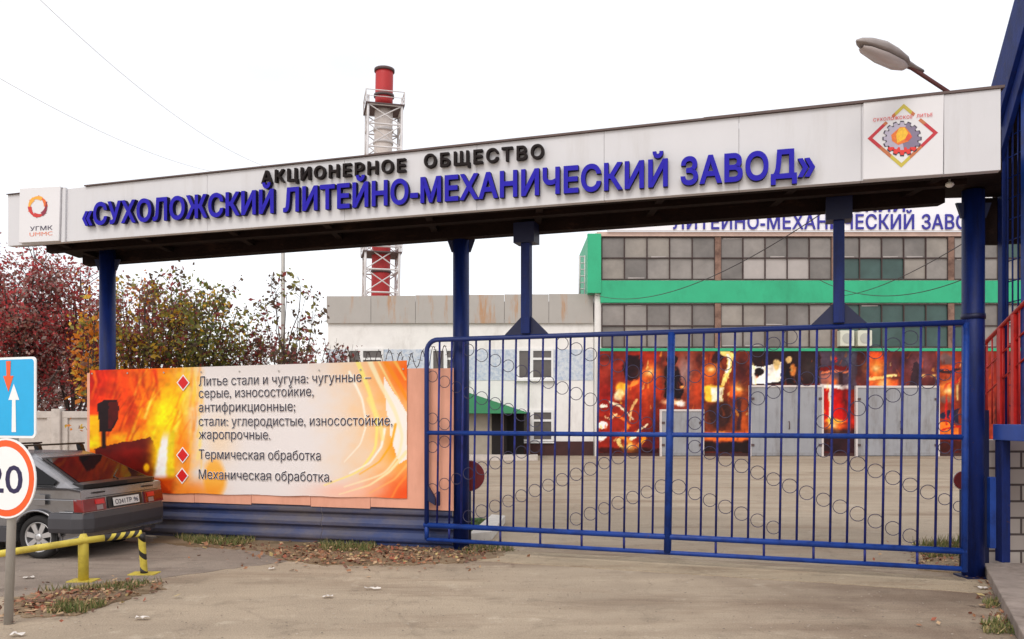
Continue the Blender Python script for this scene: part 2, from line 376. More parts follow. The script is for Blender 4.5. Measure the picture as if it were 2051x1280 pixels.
CHWHITE = mat('chimney_white', srgb(216, 206, 200), .6, .08, .5, col2=srgb(186, 160, 144), streak=(1, 1, .3), thr=(.55, .85))
LATT = mat('galvanised_lattice', srgb(200, 196, 196), .6, .15, .6)
LATT_DK = mat('dark_steel', srgb(84, 66, 66), .7, .15, .6)
GALV = mat('galvanised_pole', srgb(168, 164, 158), .5, .1, 6, metal=.2)
RAILRED = mat('railing_red', srgb(200, 40, 34), .45, .12, 5, col2=srgb(150, 30, 30), thr=(.5, .75))
YEL = mat('barrier_yellow', srgb(206, 186, 72), .55, .12, 5, .1, 40, col2=srgb(172, 150, 60), thr=(.46, .66), chips=(srgb(104, 84, 56), 8, .63))
BLK = mat('barrier_black', srgb(38, 34, 34), .5, .15, 5)
RUBBER = mat('rubber', srgb(34, 32, 32), .85, .15, 10)
CABLE = mat('cable_dark', srgb(52, 44, 46), .7, .1, 5)
CABLE_L = mat('cable_pale', srgb(240, 240, 240), .7, .02, 1)
BARK = mat('bark', srgb(72, 58, 54), .9, .25, 8, .5, 40)
RUST = mat('rusty_wire', srgb(70, 56, 54), .8, .2, 8)
REDDISC = mat('disc_red', srgb(120, 18, 26), .45, .1, 6)

def brick_mat():
    m = bpy.data.materials.new('whitewashed_brick'); m.use_nodes = True; N = m.node_tree.nodes; L = m.node_tree.links; b = N['Principled BSDF']; b.inputs['Roughness'].default_value = .9
    tc = N.new('ShaderNodeTexCoord'); mp = N.new('ShaderNodeMapping'); mp.inputs['Rotation'].default_value = (PI/2, 0, 0)
    bt = N.new('ShaderNodeTexBrick'); bt.inputs['Color1'].default_value = (*srgb(206, 194, 184), 1); bt.inputs['Color2'].default_value = (*srgb(186, 172, 163), 1)
    bt.inputs['Mortar'].default_value = (*srgb(96, 84, 80), 1); bt.inputs['Scale'].default_value = 1; bt.inputs['Mortar Size'].default_value = .014
    bt.inputs['Brick Width'].default_value = .4; bt.inputs['Row Height'].default_value = .2
    L.new(tc.outputs['Object'], mp.inputs[0]); L.new(mp.outputs[0], bt.inputs['Vector']); L.new(bt.outputs['Color'], b.inputs['Base Color'])
    bp = N.new('ShaderNodeBump'); bp.inputs['Strength'].default_value = .6; bp.inputs['Distance'].default_value = .02; bp.invert = True
    L.new(bt.outputs['Fac'], bp.inputs['Height']); L.new(bp.outputs[0], b.inputs['Normal']); return m
BRICK = brick_mat()

def ground_mat(name, cols, scale=.35, fine=1.0, bump=.5, soil=None):
    """dusty asphalt: broad patches of several tones, streaks along the wheel tracks, grit"""
    m = bpy.data.materials.new(name); m.use_nodes = True; N = m.node_tree.nodes; L = m.node_tree.links; b = N['Principled BSDF']; b.inputs['Roughness'].default_value = .95; b.inputs['Specular IOR Level'].default_value = .2
    tc = N.new('ShaderNodeTexCoord'); src = tc.outputs['Object']
    def nz(sc, det=8, rough=.6, mapping=None):
        n = N.new('ShaderNodeTexNoise'); n.inputs['Scale'].default_value = sc; n.inputs['Detail'].default_value = det; n.inputs['Roughness'].default_value = rough
        if mapping:
            mp = N.new('ShaderNodeMapping'); mp.inputs['Scale'].default_value = mapping; mp.inputs['Rotation'].default_value = (0, 0, rad(-17)); L.new(src, mp.inputs[0]); L.new(mp.outputs[0], n.inputs['Vector'])
        else: L.new(src, n.inputs['Vector'])
        return n.outputs['Fac']
    def ramp(fac, lo, hi):
        r = N.new('ShaderNodeMapRange'); r.inputs['From Min'].default_value = lo; r.inputs['From Max'].default_value = hi; L.new(fac, r.inputs['Value']); return r.outputs[0]
    def mixc(f, a, c):
        x = N.new('ShaderNodeMix'); x.data_type = 'RGBA'; L.new(f, x.inputs[0])
        if isinstance(a, tuple): x.inputs[6].default_value = (*a, 1)
        else: L.new(a, x.inputs[6])
        if isinstance(c, tuple): x.inputs[7].default_value = (*c, 1)
        else: L.new(c, x.inputs[7])
        return x.outputs[2]
    c = mixc(ramp(nz(scale, 10), .4, .62), cols[0], cols[1])
    c = mixc(ramp(nz(scale*1.7, 10, .7, (.35, 1.6, 1)), .5, .68), c, cols[2])
    c = mixc(ramp(nz(scale*6, 8, .7), .58, .72), c, cols[3])
    if soil:
        sx = N.new('ShaderNodeSeparateXYZ'); L.new(src, sx.inputs[0]); xr = ramp(sx.outputs['X'], .8, 4.6); sm = N.new('ShaderNodeMath'); sm.operation = 'MULTIPLY'
        L.new(xr, sm.inputs[0]); L.new(ramp(nz(.9, 9, .65), .3, .62), sm.inputs[1]); c = mixc(sm.outputs[0], c, soil)
    g = ramp(nz(70*fine, 4, .8), .3, .72); mm = N.new('ShaderNodeMath'); mm.operation = 'MULTIPLY_ADD'; mm.inputs[1].default_value = .62; mm.inputs[2].default_value = .71; L.new(g, mm.inputs[0])
    v = N.new('ShaderNodeTexVoronoi'); v.inputs['Scale'].default_value = 16; L.new(src, v.inputs['Vector'])
    peb = ramp(v.outputs['Distance'], .1, .16); mm2 = N.new('ShaderNodeMath'); mm2.operation = 'MULTIPLY_ADD'; mm2.inputs[1].default_value = .26; mm2.inputs[2].default_value = .75; L.new(peb, mm2.inputs[0])
    mul = N.new('ShaderNodeMath'); mul.operation = 'MULTIPLY'; L.new(mm.outputs[0], mul.inputs[0]); L.new(mm2.outputs[0], mul.inputs[1])
    # thin meandering cracks and faint wheel-track streaks
    wn = N.new('ShaderNodeTexNoise'); wn.inputs['Scale'].default_value = 1.3; wn.inputs['Detail'].default_value = 5; L.new(src, wn.inputs['Vector'])
    wa = N.new('ShaderNodeVectorMath'); wa.operation = 'MULTIPLY_ADD'; wa.inputs[1].default_value = (.9, .9, 0); L.new(wn.outputs['Color'], wa.inputs[0]); L.new(src, wa.inputs[2])
    ve = N.new('ShaderNodeTexVoronoi'); ve.feature = 'DISTANCE_TO_EDGE'; ve.inputs['Scale'].default_value = .45; L.new(wa.outputs[0], ve.inputs['Vector'])
    cr = ramp(ve.outputs['Distance'], .0, .010); cm = N.new('ShaderNodeMath'); cm.operation = 'MAXIMUM'; L.new(cr, cm.inputs[0]); L.new(ramp(nz(.5, 3), .52, .46), cm.inputs[1])
    cs = N.new('ShaderNodeMath'); cs.operation = 'MULTIPLY_ADD'; cs.inputs[1].default_value = .12; cs.inputs[2].default_value = .88; L.new(cm.outputs[0], cs.inputs[0])
    tk = ramp(nz(1.1, 7, .7, (.22, 1.7, 1)), .36, .66); ts_ = N.new('ShaderNodeMath'); ts_.operation = 'MULTIPLY_ADD'; ts_.inputs[1].default_value = -.17; ts_.inputs[2].default_value = 1.08; L.new(tk, ts_.inputs[0])
    blot = ramp(nz(1.9, 9, .72), .54, .72); bs = N.new('ShaderNodeMath'); bs.operation = 'MULTIPLY_ADD'; bs.inputs[1].default_value = -.30; bs.inputs[2].default_value = 1; L.new(blot, bs.inputs[0])
    for q in (cs, ts_, bs):
        m3 = N.new('ShaderNodeMath'); m3.operation = 'MULTIPLY'; L.new(mul.outputs[0], m3.inputs[0]); L.new(q.outputs[0], m3.inputs[1]); mul = m3
    mv = N.new('ShaderNodeVectorMath'); mv.operation = 'SCALE'; L.new(c, mv.inputs[0]); L.new(mul.outputs[0], mv.inputs['Scale']); L.new(mv.outputs[0], b.inputs['Base Color'])
    bp = N.new('ShaderNodeBump'); bp.inputs['Strength'].default_value = bump; bp.inputs['Distance'].default_value = .03; L.new(nz(35*fine, 8, .75), bp.inputs['Height']); L.new(bp.outputs[0], b.inputs['Normal'])
    return m
GROUND = ground_mat('dusty_ground', [srgb(178, 161, 140), srgb(162, 146, 127), srgb(140, 121, 103), srgb(190, 175, 155)], soil=srgb(122, 104, 89))
YARD = ground_mat('yard_asphalt', [srgb(164, 149, 131), srgb(152, 137, 120), srgb(132, 112, 94), srgb(174, 160, 143)], .22)
VERGE = ground_mat('verge_soil', [srgb(146, 126, 102), srgb(130, 108, 84), srgb(108, 92, 68), srgb(162, 142, 116)], 1.2)
THRESH = ground_mat('threshold_concrete', [srgb(176, 158, 134), srgb(164, 148, 126), srgb(146, 126, 104), srgb(186, 170, 148)], .8)
PATHM = ground_mat('parking_asphalt', [srgb(150, 137, 125), srgb(138, 125, 115), srgb(122, 108, 98), srgb(160, 147, 136)], .6)

# ------------------------------------------------------------------ ground
def sheet(name, pts, z, m):
    b = MB(); n = len(pts); b.hexa([Vector((p[0], p[1], -.02)) for p in pts], [Vector((p[0], p[1], z)) for p in pts])
    o = b.build(name, m, loc=(pts[0][0], pts[0][1], z)); tag(o, kind='structure'); return o
def ragged(pts, amp, step=.12):
    out = []
    for i in range(len(pts)):
        a, b = Vector(pts[i][:2]), Vector(pts[(i+1) % len(pts)][:2]); n = max(1, int((b-a).length/step))
        for k in range(n):
            p = a.lerp(b, k/n); out.append((p.x+random.uniform(-amp, amp), p.y+random.uniform(-amp, amp)))
    return out
b = MB(); b.add([(-900, -60, 0), (900, -60, 0), (900, 1500, 0), (-900, 1500, 0)], [(0, 1, 2, 3)]); tag(b.build('ground', GROUND, loc=(0, 0, 0)), kind='structure')
GATE = VPlane((-1.16, 11.2), (4.99, 9.05))
FENCE = VPlane((-6.53, 12.75), (-1.14, 11.35))
sheet('yard_pavement', [(-2, 11.75), (8, 8.8), (40, 9), (40, 37), (-25, 37), (-25, 14.5), (-6.5, 13.2)], .004, YARD)
sheet('gate_threshold', ragged([(-.9, 11.5), (-.95, 10.6), (5.3, 8.35), (5.4, 9.2)], .025), .0065, THRESH)
sheet('parking_pavement', ragged([(-12, 7.9), (-4.9, 8.4), (-3.3, 9.9), (-2.4, 10.7), (-1.2, 11.2), (-6.5, 12.7), (-12, 14)], .05), .0045, PATHM)
sheet('verge', ragged([G(300, 1088), G(420, 1098), G(520, 1104), G(560, 1122), G(660, 1133), G(800, 1133), G(920, 1128), G(1000, 1116), G(1030, 1098), G(930, 1090), G(860, 1088), G(330, 1066)], .05, .08), .0115, VERGE)
sheet('leaf_bed', ragged([G(15, 1200), G(120, 1180), G(240, 1165), G(330, 1168), G(330, 1180), G(240, 1205), G(150, 1232), G(40, 1240)], .04, .06), .009, VERGE)
sheet('gate_corner_soil', ragged([G(1820, 1098), G(1900, 1085), G(1935, 1100), G(1925, 1150), G(1840, 1142)], .04, .08), .0135, VERGE)

# ------------------------------------------------------------------ factory hall (frontal, 36.5 m away)
HY = 36.5; HALL = VPlane((0, HY), (10, HY))
def H(px, py, off=0): return HALL.hit(px, py, off)
hall = empty('factory_hall', (P(1190, 915, HY).x, HY, 0), 'long green banded factory hall with gridded grey windows behind the gate', 'factory')
x0 = H(1192, 0).x; x1 = H(2330, 0).x; ztop = H(0, 466).z
MB().box((x0, HY, 0), (x1, HY+5, ztop)).build('wall', WHITEWALL, hall)
def hbox(a, c, d0, d1):  # photo-pixel rectangle on the hall front, from depth d0 to d1 in front of the wall
    p = H(a[0], a[1]); q = H(c[0], c[1]); return (p.x, HY-d0, p.z), (q.x, HY-d1, q.z)
MB().box(*hbox((1202, 563), (2330, 607), .002, .14)).build('green_band', GREEN, hall, bevel=.01)
MB().box(*hbox((1202, 698), (2330, 703.5), .002, .10)).build('green_ledge', GREEN, hall)
MB().box(*hbox((1176, 470), (1203, 588), .003, .22)).box((H(1178,0).x, HY-.05, H(0,588).z), (H(1191,0).x, HY+4.9, H(0,470).z)).build('green_corner', GREEN, hall)
MB().box(*hbox((1195, 466), (2330, 474.5), .003, .16)).build('eaves_strip', mat('eaves_pink', srgb(206, 178, 166), .8, .12, 2), hall)
cols_px = [1437, 1670, 1903, 2136]
for c in cols_px:
    for (ya, yb) in ((475, 562.5), (607.5, 697.5)):
        MB().box(*hbox((c-6, ya), (c+6, yb), .002, .10)).build('column', COLUMN, hall)
bays = [(1205, 1431), (1443, 1664), (1676, 1897), (1909, 2130), (2142, 2320)]
for bi, (xa, xb) in enumerate(bays):
    for band, (ya, ym, yb) in enumerate(((476, 517.5, 560), (610, 653, 695.5))):
        g = MB(); fr = MB(); w = (xb-xa)/5
        for r, (ta, tb) in enumerate(((ya, ym), (ym, yb))):
            for k in range(5):
                ca, cb = xa+k*w, xa+(k+1)*w; mid = (ca+cb)/2
                mi = random.choice([0, 0, 0, 1, 1, 4])
                if band == 0 and r == 1 and 1485 < mid < 1630: mi = 2
                if band == 0 and r == 1 and 1690 < mid < 1815: mi = 3
                if band == 1 and 1690 < mid < 1900: mi = 3
                if bi >= 3 and random.random() < .5: mi = 3
                tilt = random.uniform(-.012, .012)
                p, q = H(ca, ta), H(cb, tb)
                g.add([(p.x, HY-.03-tilt, q.z), (q.x, HY-.03+tilt, q.z), (q.x, HY-.03-tilt, p.z), (p.x, HY-.03+tilt, p.z)], [(0, 1, 2, 3)], mi)
                if random.random() < .25:      # a strip of sealing paper or a patch along a pane edge
                    zz = random.choice([q.z+.03, q.z+.03, p.z-.09]); a_ = random.uniform(0, .3); c_ = random.uniform(.7, 1); w_ = q.x-p.x; g.add([(p.x+w_*a_, HY-.045, zz), (p.x+w_*c_, HY-.045, zz+.012), (p.x+w_*c_, HY-.045, zz+.05), (p.x+w_*a_, HY-.045, zz+.06)], [(0, 1, 2, 3)], 2)
        win = g.build('window', GL, hall, fixn=False)
        for k in range(6):
            px = xa+k*w; fr.box(*hbox((px-1.1, ya), (px+1.1, yb), .046, .09))
        for py in (ya, ym, yb): fr.box(*hbox((xa, py-1.1), (xb, py+1.1), .055, .095))
        fr.build('frame', MULLION, win)
# plinth
MB().box(*hbox((1195, 903), (2330, 915), .002, .06)).build('plinth', PLINTH, hall)
# steel doors
def door(px0, py0, px1, py1, wicket=None, sag=0):
    p, q = H(px0, py0), H(px1, py1); d = MB().box((p.x, HY-.14, .03), (q.x, HY-.20, p.z)).build('door', STEEL, hall, bevel=.008)
    f = MB(); w = .09
    f.box((p.x-w, HY-.004-.07, 0), (p.x, HY-.23, p.z+w)).box((q.x, HY-.074, 0), (q.x+w, HY-.23, p.z+w)).box((p.x, HY-.074, p.z), (q.x, HY-.23, p.z+w)); f.build('door_frame', STEEL_EDGE, d)
    lines = MB(); n = 2 if px1-px0 > 100 else 1
    for k in range(1, n): x = p.x+(q.x-p.x)*k/n; lines.box((x-.015, HY-.201, .05), (x+.015, HY-.207, p.z-.02))
    lines.box((p.x+.02, HY-.201, .12), (q.x-.02, HY-.215, .2))
    for k in range(2*n): 
        x = p.x+(q.x-p.x)*(k+.5)/(2*n); lines.box((x-.02, HY-.201, .25), (x+.02, HY-.212, p.z-.1))
    lines.build('door_ribs', STEEL, d)
    for hz in (.5, p.z-.5):
        for hx in (p.x+.06, q.x-.06): MB().box((hx-.07, HY-.202, hz-.05), (hx+.07, HY-.235, hz+.05)).build('hinge', LATT_DK, d)
    if n == 2: MB().tube([((p.x+q.x)/2+.12, HY-.2, 1.2), ((p.x+q.x)/2+.12, HY-.27, 1.25), ((p.x+q.x)/2+.12, HY-.27, 1.5), ((p.x+q.x)/2+.12, HY-.2, 1.55)], .02, 6).build('handle', LATT_DK, d)
    if wicket:
        a, c = H(wicket[0], wicket[1]), H(wicket[2], wicket[3]); wd = MB().box((a.x, HY-.214, c.z), (c.x, HY-.228, a.z)).build('wicket_door', STEEL, d, bevel=.004)
    return d
door(1324, 824, 1404, 914); door(1502, 776, 1642, 915)
door(1714, 777, 1873, 917, (1735, 850, 1785, 912))
# roof-edge name board of the hall
board = empty('roof_sign', (H(1650, 440).x, HY-.2, H(0, 466).z), 'white board with blue capital lettering along the roof edge of the factory hall', 'sign')
MB().box((H(1215, 0).x, HY-.16, H(0, 465).z), (H(2120, 0).x, HY-.30, H(0, 372).z)).build('panel', mat('sign_white', srgb(240, 238, 242), .5, .03, 1), board)
LB = mat('sign_letter_blue', srgb(46, 40, 150), .5, .05, 3)
for body, pa, pb, py in (('СУХОЛОЖСКИЙ', 1497, 1812, 424), ('ЛИТЕЙНО-МЕХАНИЧЕСКИЙ ЗАВОД', 1348, 1966, 459)):
    v, f = text_on(HALL, body, H(pa, py, .3).x, H(pb, py, .3).x, H(0, py, .3).z, .64, .303, .05, .012, 1.06); by_word(v, f, LB, board, HALL, 'lettering', .16)
# two air conditioners under the lower windows
for k, px in enumerate((1674, 1709)):
    p, q = H(px, 664), H(px+28, 695); ac = empty('air_conditioner', ((p.x+q.x)/2, HY-.1, q.z), ['left of two pale air conditioner boxes under the hall windows', 'right of two pale air conditioner boxes under the hall windows'][k], 'air conditioner', 'air conditioners on the factory hall')
    MB().box((p.x, HY-.12, q.z), (q.x, HY-.5, p.z)).build('housing', mat('ac_white', srgb(206, 206, 190), .6, .04, 3), ac, bevel=.02)
    MB().lathe([(.22, 0), (.22, -.015)], ((p.x+q.x)/2, HY-.502, (p.z+q.z)/2), 20, axis='y').build('fan_grille', mat('ac_grille', srgb(176, 176, 166), .6, .04, 3), ac)

# ---- mural of founders and fire on the hall's lower wall
A = Art(1197, 703.5, 2140, 907, 1.6, .96, 1.16)
A.rect(1000, 600, 2300, 1000, (130, 40, 26))
for i in range(60):
    A.blob(random.uniform(1197, 2140), random.uniform(700, 907), random.uniform(15, 50), random.uniform(15, 60), random.choice([(190, 60, 28), (90, 30, 26), (170, 44, 22), (60, 28, 34), (205, 84, 30)]), .5, random.uniform(0, 90), 1, 10)
A.rect(1197, 700, 1324, 907, (172, 44, 26), .75); A.blob(1225, 740, 40, 60, (150, 60, 48), .7, 0, 1, 8); A.blob(1300, 770, 25, 60, (214, 80, 30), .8, 0, 1, 10)
A.blob(1266, 738, 21, 26, (52, 24, 34), 1, 0, .15, 3); A.rect(1252, 712, 1280, 735, (44, 22, 32), .9, 4)
A.blob(1300, 880, 30, 40, (84, 26, 30), .9, 0, 1, 6); A.blob(1215, 800, 20, 40, (150, 22, 20), .8)
A.blob(1242, 777, 16, 15, (248, 170, 50), 1, 0, .4, 6); A.blob(1238, 790, 12, 13, (252, 232, 190), 1, 0, .4, 5); A.blob(1268, 768, 16, 6, (240, 130, 50), 1, -25, .5, 4)
for pts, wc, c in (([(1222, 806), (1238, 812), (1252, 826), (1268, 838)], 6, (250, 226, 190)), ([(1225, 828), (1245, 838), (1262, 850)], 5, (244, 120, 50)), ([(1258, 850), (1250, 868), (1262, 878), (1272, 862)], 6, (250, 120, 40)),
                   ([(1262, 880), (1280, 862), (1295, 850)], 7, (252, 226, 186)), ([(1272, 800), (1264, 820), (1262, 840)], 6, (250, 190, 120)), ([(1205, 812), (1215, 814)], 7, (250, 240, 220)), ([(1235, 830), (1222, 838), (1212, 832)], 4, (250, 200, 150)),
                   ([(1240, 870), (1262, 890), (1250, 904)], 9, (250, 150, 50)), ([(1280, 870), (1290, 880), (1272, 898)], 10, (236, 90, 30)), ([(1238, 880), (1246, 900)], 8, (252, 224, 140)), ([(1290, 878), (1276, 902), (1256, 904)], 9, (250, 150, 30))):
    A.stroke(pts, wc, wc*.5, c)
A.blob(1208, 851, 13, 9, (250, 240, 232), 1, 10, .2, 2); A.blob(1207, 877, 12, 7, (248, 238, 226), 1, -25, .3, 2)
A.rect(1197, 896, 1324, 907, (48, 18, 20), .8, 4)
A.rect(1324, 700, 1407, 907, (150, 62, 40), .8); A.blob(1372, 745, 20, 40, (158, 128, 124), .9, 0, 1, 4); A.blob(1396, 780, 14, 40, (190, 66, 30), .8)
for cx, cy, rx, ry in ((1346, 720, 12, 13), (1346, 748, 20, 20), (1340, 778, 14, 26), (1356, 780, 10, 26)): A.blob(cx, cy, rx, ry, (38, 22, 30), 1, 0, .2, 3)
A.blob(1346, 806, 30, 8, (250, 200, 150), 1, 0, .6, 5); A.blob(1360, 808, 14, 7, (252, 244, 236), 1, 0, .6, 4); A.blob(1364, 774, 7, 4, (240, 170, 90), 1, 0, .4)
A.rect(1407, 700, 1500, 907, (140, 58, 32), .8); A.blob(1485, 760, 22, 50, (84, 34, 34), .9, 0, 1, 6); A.blob(1420, 758, 16, 28, (224, 104, 40), .9, 0, 1, 5)
A.blob(1436, 716, 12, 15, (62, 30, 32), 1, 0, .2, 2); A.stroke([(1448, 704), (1464, 712), (1458, 735), (1448, 770)], 16, 7, (252, 214, 120)); A.stroke([(1456, 710), (1462, 722), (1452, 745)], 6, 4, (255, 250, 225))
A.rect(1410, 772, 1448, 802, (250, 196, 60), 1, 4); A.rect(1424, 776, 1448, 801, (254, 244, 208), 1, 3); A.blob(1470, 785, 22, 14, (226, 84, 32), .9, 0, .5, 6)
A.rect(1407, 804, 1500, 870, (120, 56, 36), .9, 5); A.blob(1440, 830, 28, 32, (72, 42, 38), 1, 0, .25, 4); A.blob(1490, 850, 12, 40, (214, 96, 40), .9); A.rect(1476, 795, 1484, 860, (60, 38, 50), .8, 3)
A.rect(1407, 864, 1500, 882, (232, 112, 40), 1, 6); A.blob(1440, 868, 20, 5, (252, 176, 80), 1); A.rect(1407, 884, 1500, 907, (44, 28, 28), 1, 5)
A.rect(1500, 700, 1642, 780, (44, 28, 32), .95); A.poly([(1505, 730), (1520, 736), (1545, 728), (1562, 726), (1562, 764), (1506, 768)], (252, 240, 224), 1, 3); A.blob(1520, 745, 11, 9, (36, 22, 24), 1, 0, .2, 3)
A.blob(1553, 728, 9, 12, (232, 196, 130), 1, 0, .3, 4); A.blob(1577, 722, 8, 10, (230, 186, 120), 1, 20, .3, 3); A.blob(1588, 742, 9, 13, (222, 130, 60), 1, 0, .4, 4); A.poly([(1560, 765), (1576, 738), (1586, 766)], (34, 28, 40), 1, 3)
A.blob(1620, 735, 20, 36, (70, 58, 56), .8); A.rect(1500, 770, 1642, 777, (120, 30, 22), .8, 3)
A.rect(1642, 700, 1716, 780, (80, 68, 82), .95); A.blob(1700, 715, 16, 24, (100, 104, 124), .9, 0, 1, 6); A.blob(1674, 720, 4, 8, (206, 40, 36), 1, 0, .5)
A.rect(1642, 733, 1700, 741, (120, 26, 24), 1, 2); A.rect(1646, 742, 1698, 746, (222, 120, 80), 1, 2); A.rect(1646, 748, 1668, 772, (190, 110, 90), .8, 3); A.blob(1670, 764, 10, 10, (240, 110, 40), 1); A.rect(1680, 744, 1688, 770, (60, 36, 40), .8, 2)
A.rect(1640, 770, 1700, 779, (254, 246, 236), 1, 4)
A.rect(1645, 778, 1698, 845, (206, 22, 16), 1, 3); A.blob(1692, 805, 8, 40, (90, 24, 28), .9); A.rect(1659, 776, 1666, 850, (255, 246, 220), 1, 2.5); A.blob(1672, 842, 26, 6, (252, 190, 60), 1, 0, .6, 3); A.blob(1672, 852, 26, 6, (236, 90, 30), .9)
A.rect(1642, 858, 1716, 907, (56, 32, 40), .95, 6); A.blob(1707, 845, 6, 14, (214, 50, 36), .9)
A.rect(1716, 700, 1876, 780, (104, 48, 48), .9); A.rect(1738, 704, 1768, 760, (226, 76, 34), .95, 6); A.blob(1752, 725, 14, 12, (244, 120, 40), .9, 0, 1, 6); A.stroke([(1738, 758), (1760, 757), (1795, 752)], 7, 4, (254, 214, 140)); A.rect(1738, 761, 1800, 776, (228, 92, 40), .9, 6)
A.blob(1788, 730, 14, 24, (96, 56, 66), .9, 0, .6, 3); A.blob(1840, 730, 30, 26, (134, 88, 96), .8, 0, 1, 8); A.poly([(1816, 776), (1826, 745), (1824, 735), (1836, 722), (1844, 740), (1846, 776)], (62, 44, 52), .95, 4)
for q in ((1850, 752), (1868, 752), (1875, 758)): A.blob(q[0], q[1], 5, 3, (250, 200, 110), 1)
A.rect(1876, 700, 1990, 907, (160, 60, 36), .9); A.blob(1895, 720, 18, 20, (112, 92, 92), .9, 0, .5, 4); A.blob(1895, 738, 20, 7, (230, 90, 40), 1, 0, .5, 4); A.stroke([(1876, 742), (1900, 746), (1920, 740)], 7, 5, (60, 36, 40)); A.blob(1895, 775, 18, 20, (236, 120, 50), 1, 0, 1, 8); A.rect(1914, 770, 1918, 800, (252, 220, 140), 1, 3)
A.blob(1892, 800, 16, 10, (130, 96, 92), .9, 0, .5, 3); A.poly([(1876, 830), (1920, 815), (1920, 850), (1900, 838), (1876, 836)], (46, 46, 70), 1, 3); A.poly([(1877, 842), (1902, 846), (1918, 856), (1918, 872), (1877, 870)], (244, 124, 40), 1, 3)
A.rect(1876, 880, 2140, 907, (70, 28, 24), .9, 8)
for pts in ([(1890, 780), (1896, 768), (1906, 764), (1906, 858)], [(1906, 770), (1924, 758)], [(1884, 862), (1924, 852)], [(1896, 772), (1896, 850)]): A.stroke(pts, 4, 4, (206, 36, 30))
rm = random.Random(5)
for cx_, cy_, rx_, ry_ in ((1222, 715, 30, 14), (1310, 840, 10, 60), (1325, 730, 12, 30), (1400, 720, 12, 26), (1490, 730, 14, 34), (1405, 890, 60, 12), (1660, 888, 40, 16), (1720, 730, 14, 30), (1812, 716, 30, 16), (1866, 770, 16, 20), (1930, 800, 14, 50)): A.blob(cx_, cy_, rx_, ry_, (46, 26, 34), .6, 0, 1, 10)
for i in range(260):
    x_, y_ = rm.uniform(1200, 2130), rm.uniform(712, 900); l_ = rm.uniform(4, 16); a_ = rm.uniform(-.6, .6)
    dk = A.c[min(A.h-1, int((y_-703.5)/1.6)), min(A.w-1, int((x_-1197)/1.6))].sum()
    if dk < 200: c_ = rm.choice([(120, 60, 40), (90, 50, 50), (60, 40, 46), (170, 80, 40)])
    else: c_ = rm.choice([(250, 170, 60), (240, 120, 40), (255, 220, 130), (120, 26, 18), (80, 24, 26), (220, 80, 30)])
    A.stroke([(x_, y_), (x_+l_*a_*.5, y_-l_*.6), (x_+l_*a_, y_-l_)], rm.uniform(1.5, 5), .5, c_, rm.uniform(.35, .8), 2)
for cx_, cy_, r_ in ((1300, 745, 24), (1385, 850, 18), (1425, 740, 18), (1480, 780, 20), (1752, 735, 26), (1770, 765, 24), (1898, 780, 24), (1672, 850, 20), (1246, 790, 16), (1260, 895, 18)): A.blob(cx_, cy_, r_, r_*.8, (255, 176, 66), .6, 0, 1, 12); A.blob(cx_, cy_, r_*.4, r_*.3, (255, 236, 170), .7, 0, 1, 6)
sx_, sy_ = np.meshgrid(np.arange(A.w), np.arange(A.h)); wx = noise2(A.w, A.h, 12, 3, 21)-.5; wy = noise2(A.w, A.h, 12, 3, 22)-.5
A.c = A.c[np.clip(sy_+wy*5, 0, A.h-1).astype(int), np.clip(sx_+wx*5, 0, A.w-1).astype(int)]      # ragged flame-like edges
hf = noise2(A.w, A.h, 5, 2, 9)-.5
A.c *= (1+.30*A.n1[..., None]+.35*hf[..., None])
mural = A.build('mural_banner', lambda x, y: H(x, y, .075), mat_art('mural_print', .6), loc=(H(1560, 800).x, HY-.075, 0))
tag(mural, 'long mural of foundry workers, molten metal and flames on the lower factory wall', 'mural')

# ------------------------------------------------------------------ white building to the left of the hall
WY = 37.0; WB = VPlane((0, WY), (10, WY))
def W(px, py, off=0): return WB.hit(px, py, off)
wb = empty('white_building', (W(900, 0).x, WY, 0), 'low whitewashed building with rusty grey parapet and green porch left of the hall', 'building')
xl, xr = W(657, 0).x, H(1191, 0).x
MB().box((xl, WY, 0), (xr, WY+9, W(0, 640).z)).build('wall', WHITEWALL, wb)
# parapet in sheets
pb = MB(); xs = np.linspace(W(655, 0).x, xr-.02, 7)
for i in range(6): pb.box((xs[i]+.008, WY-.004-.02, W(0, 648).z), (xs[i+1]-.008, WY-.12, W(0, 594-i*.9).z))
pb.build('parapet', PARAPET, wb)
MB().box((W(655, 0).x, WY+.0, W(0, 640).z), (xr-.03, WY+8.9, W(0, 604).z)).build('roof', LATT_DK, wb)
MB().box((xl-.03, WY-.003, 0), (xr-.02, WY-.08, W(0, 884).z)).build('plinth', PLINTH, wb)
MB().box((xl+.02, WY-.002, W(0, 762).z), (xr-.02, WY-.015, W(0, 700).z)).build('mosaic_strip', MOSAIC, wb)
def window(px0, py0, px1, py1, split=.38):
    p, q = W(px0, py0), W(px1, py1); g = MB().box((p.x, WY-.02, q.z), (q.x, WY-.03, p.z)).build('window', GLASS_DK, wb)
    f = MB(); t = .10; y0, y1 = WY-.016, WY-.075
    f.box((p.x-t, y0, q.z-t), (p.x, y1, p.z+t)).box((q.x, y0, q.z-t), (q.x+t, y1, p.z+t)).box((p.x, y0, p.z), (q.x, y1, p.z+t)).box((p.x, y0, q.z-t), (q.x, y1, q.z))
    m_ = p.x+(q.x-p.x)*split; f.box((m_-t*.8, y0, q.z), (m_+t*.8, y1-.003, p.z)); h_ = p.z-(p.z-q.z)*.3; f.box((m_+t*.8, y0, h_-t*.5), (q.x, y1-.006, h_+t*.5)); f.build('frame', FRAME_W, g); MB().box((p.x-.2, WY-.016, q.z-t-.07), (q.x+.2, WY-.16, q.z-t-.01)).build('sill', FRAME_W, g)
for wx in (1040, 868, 700):
    window(wx, 703, wx+64, 756); window(wx+2, 826, wx+64, 880)
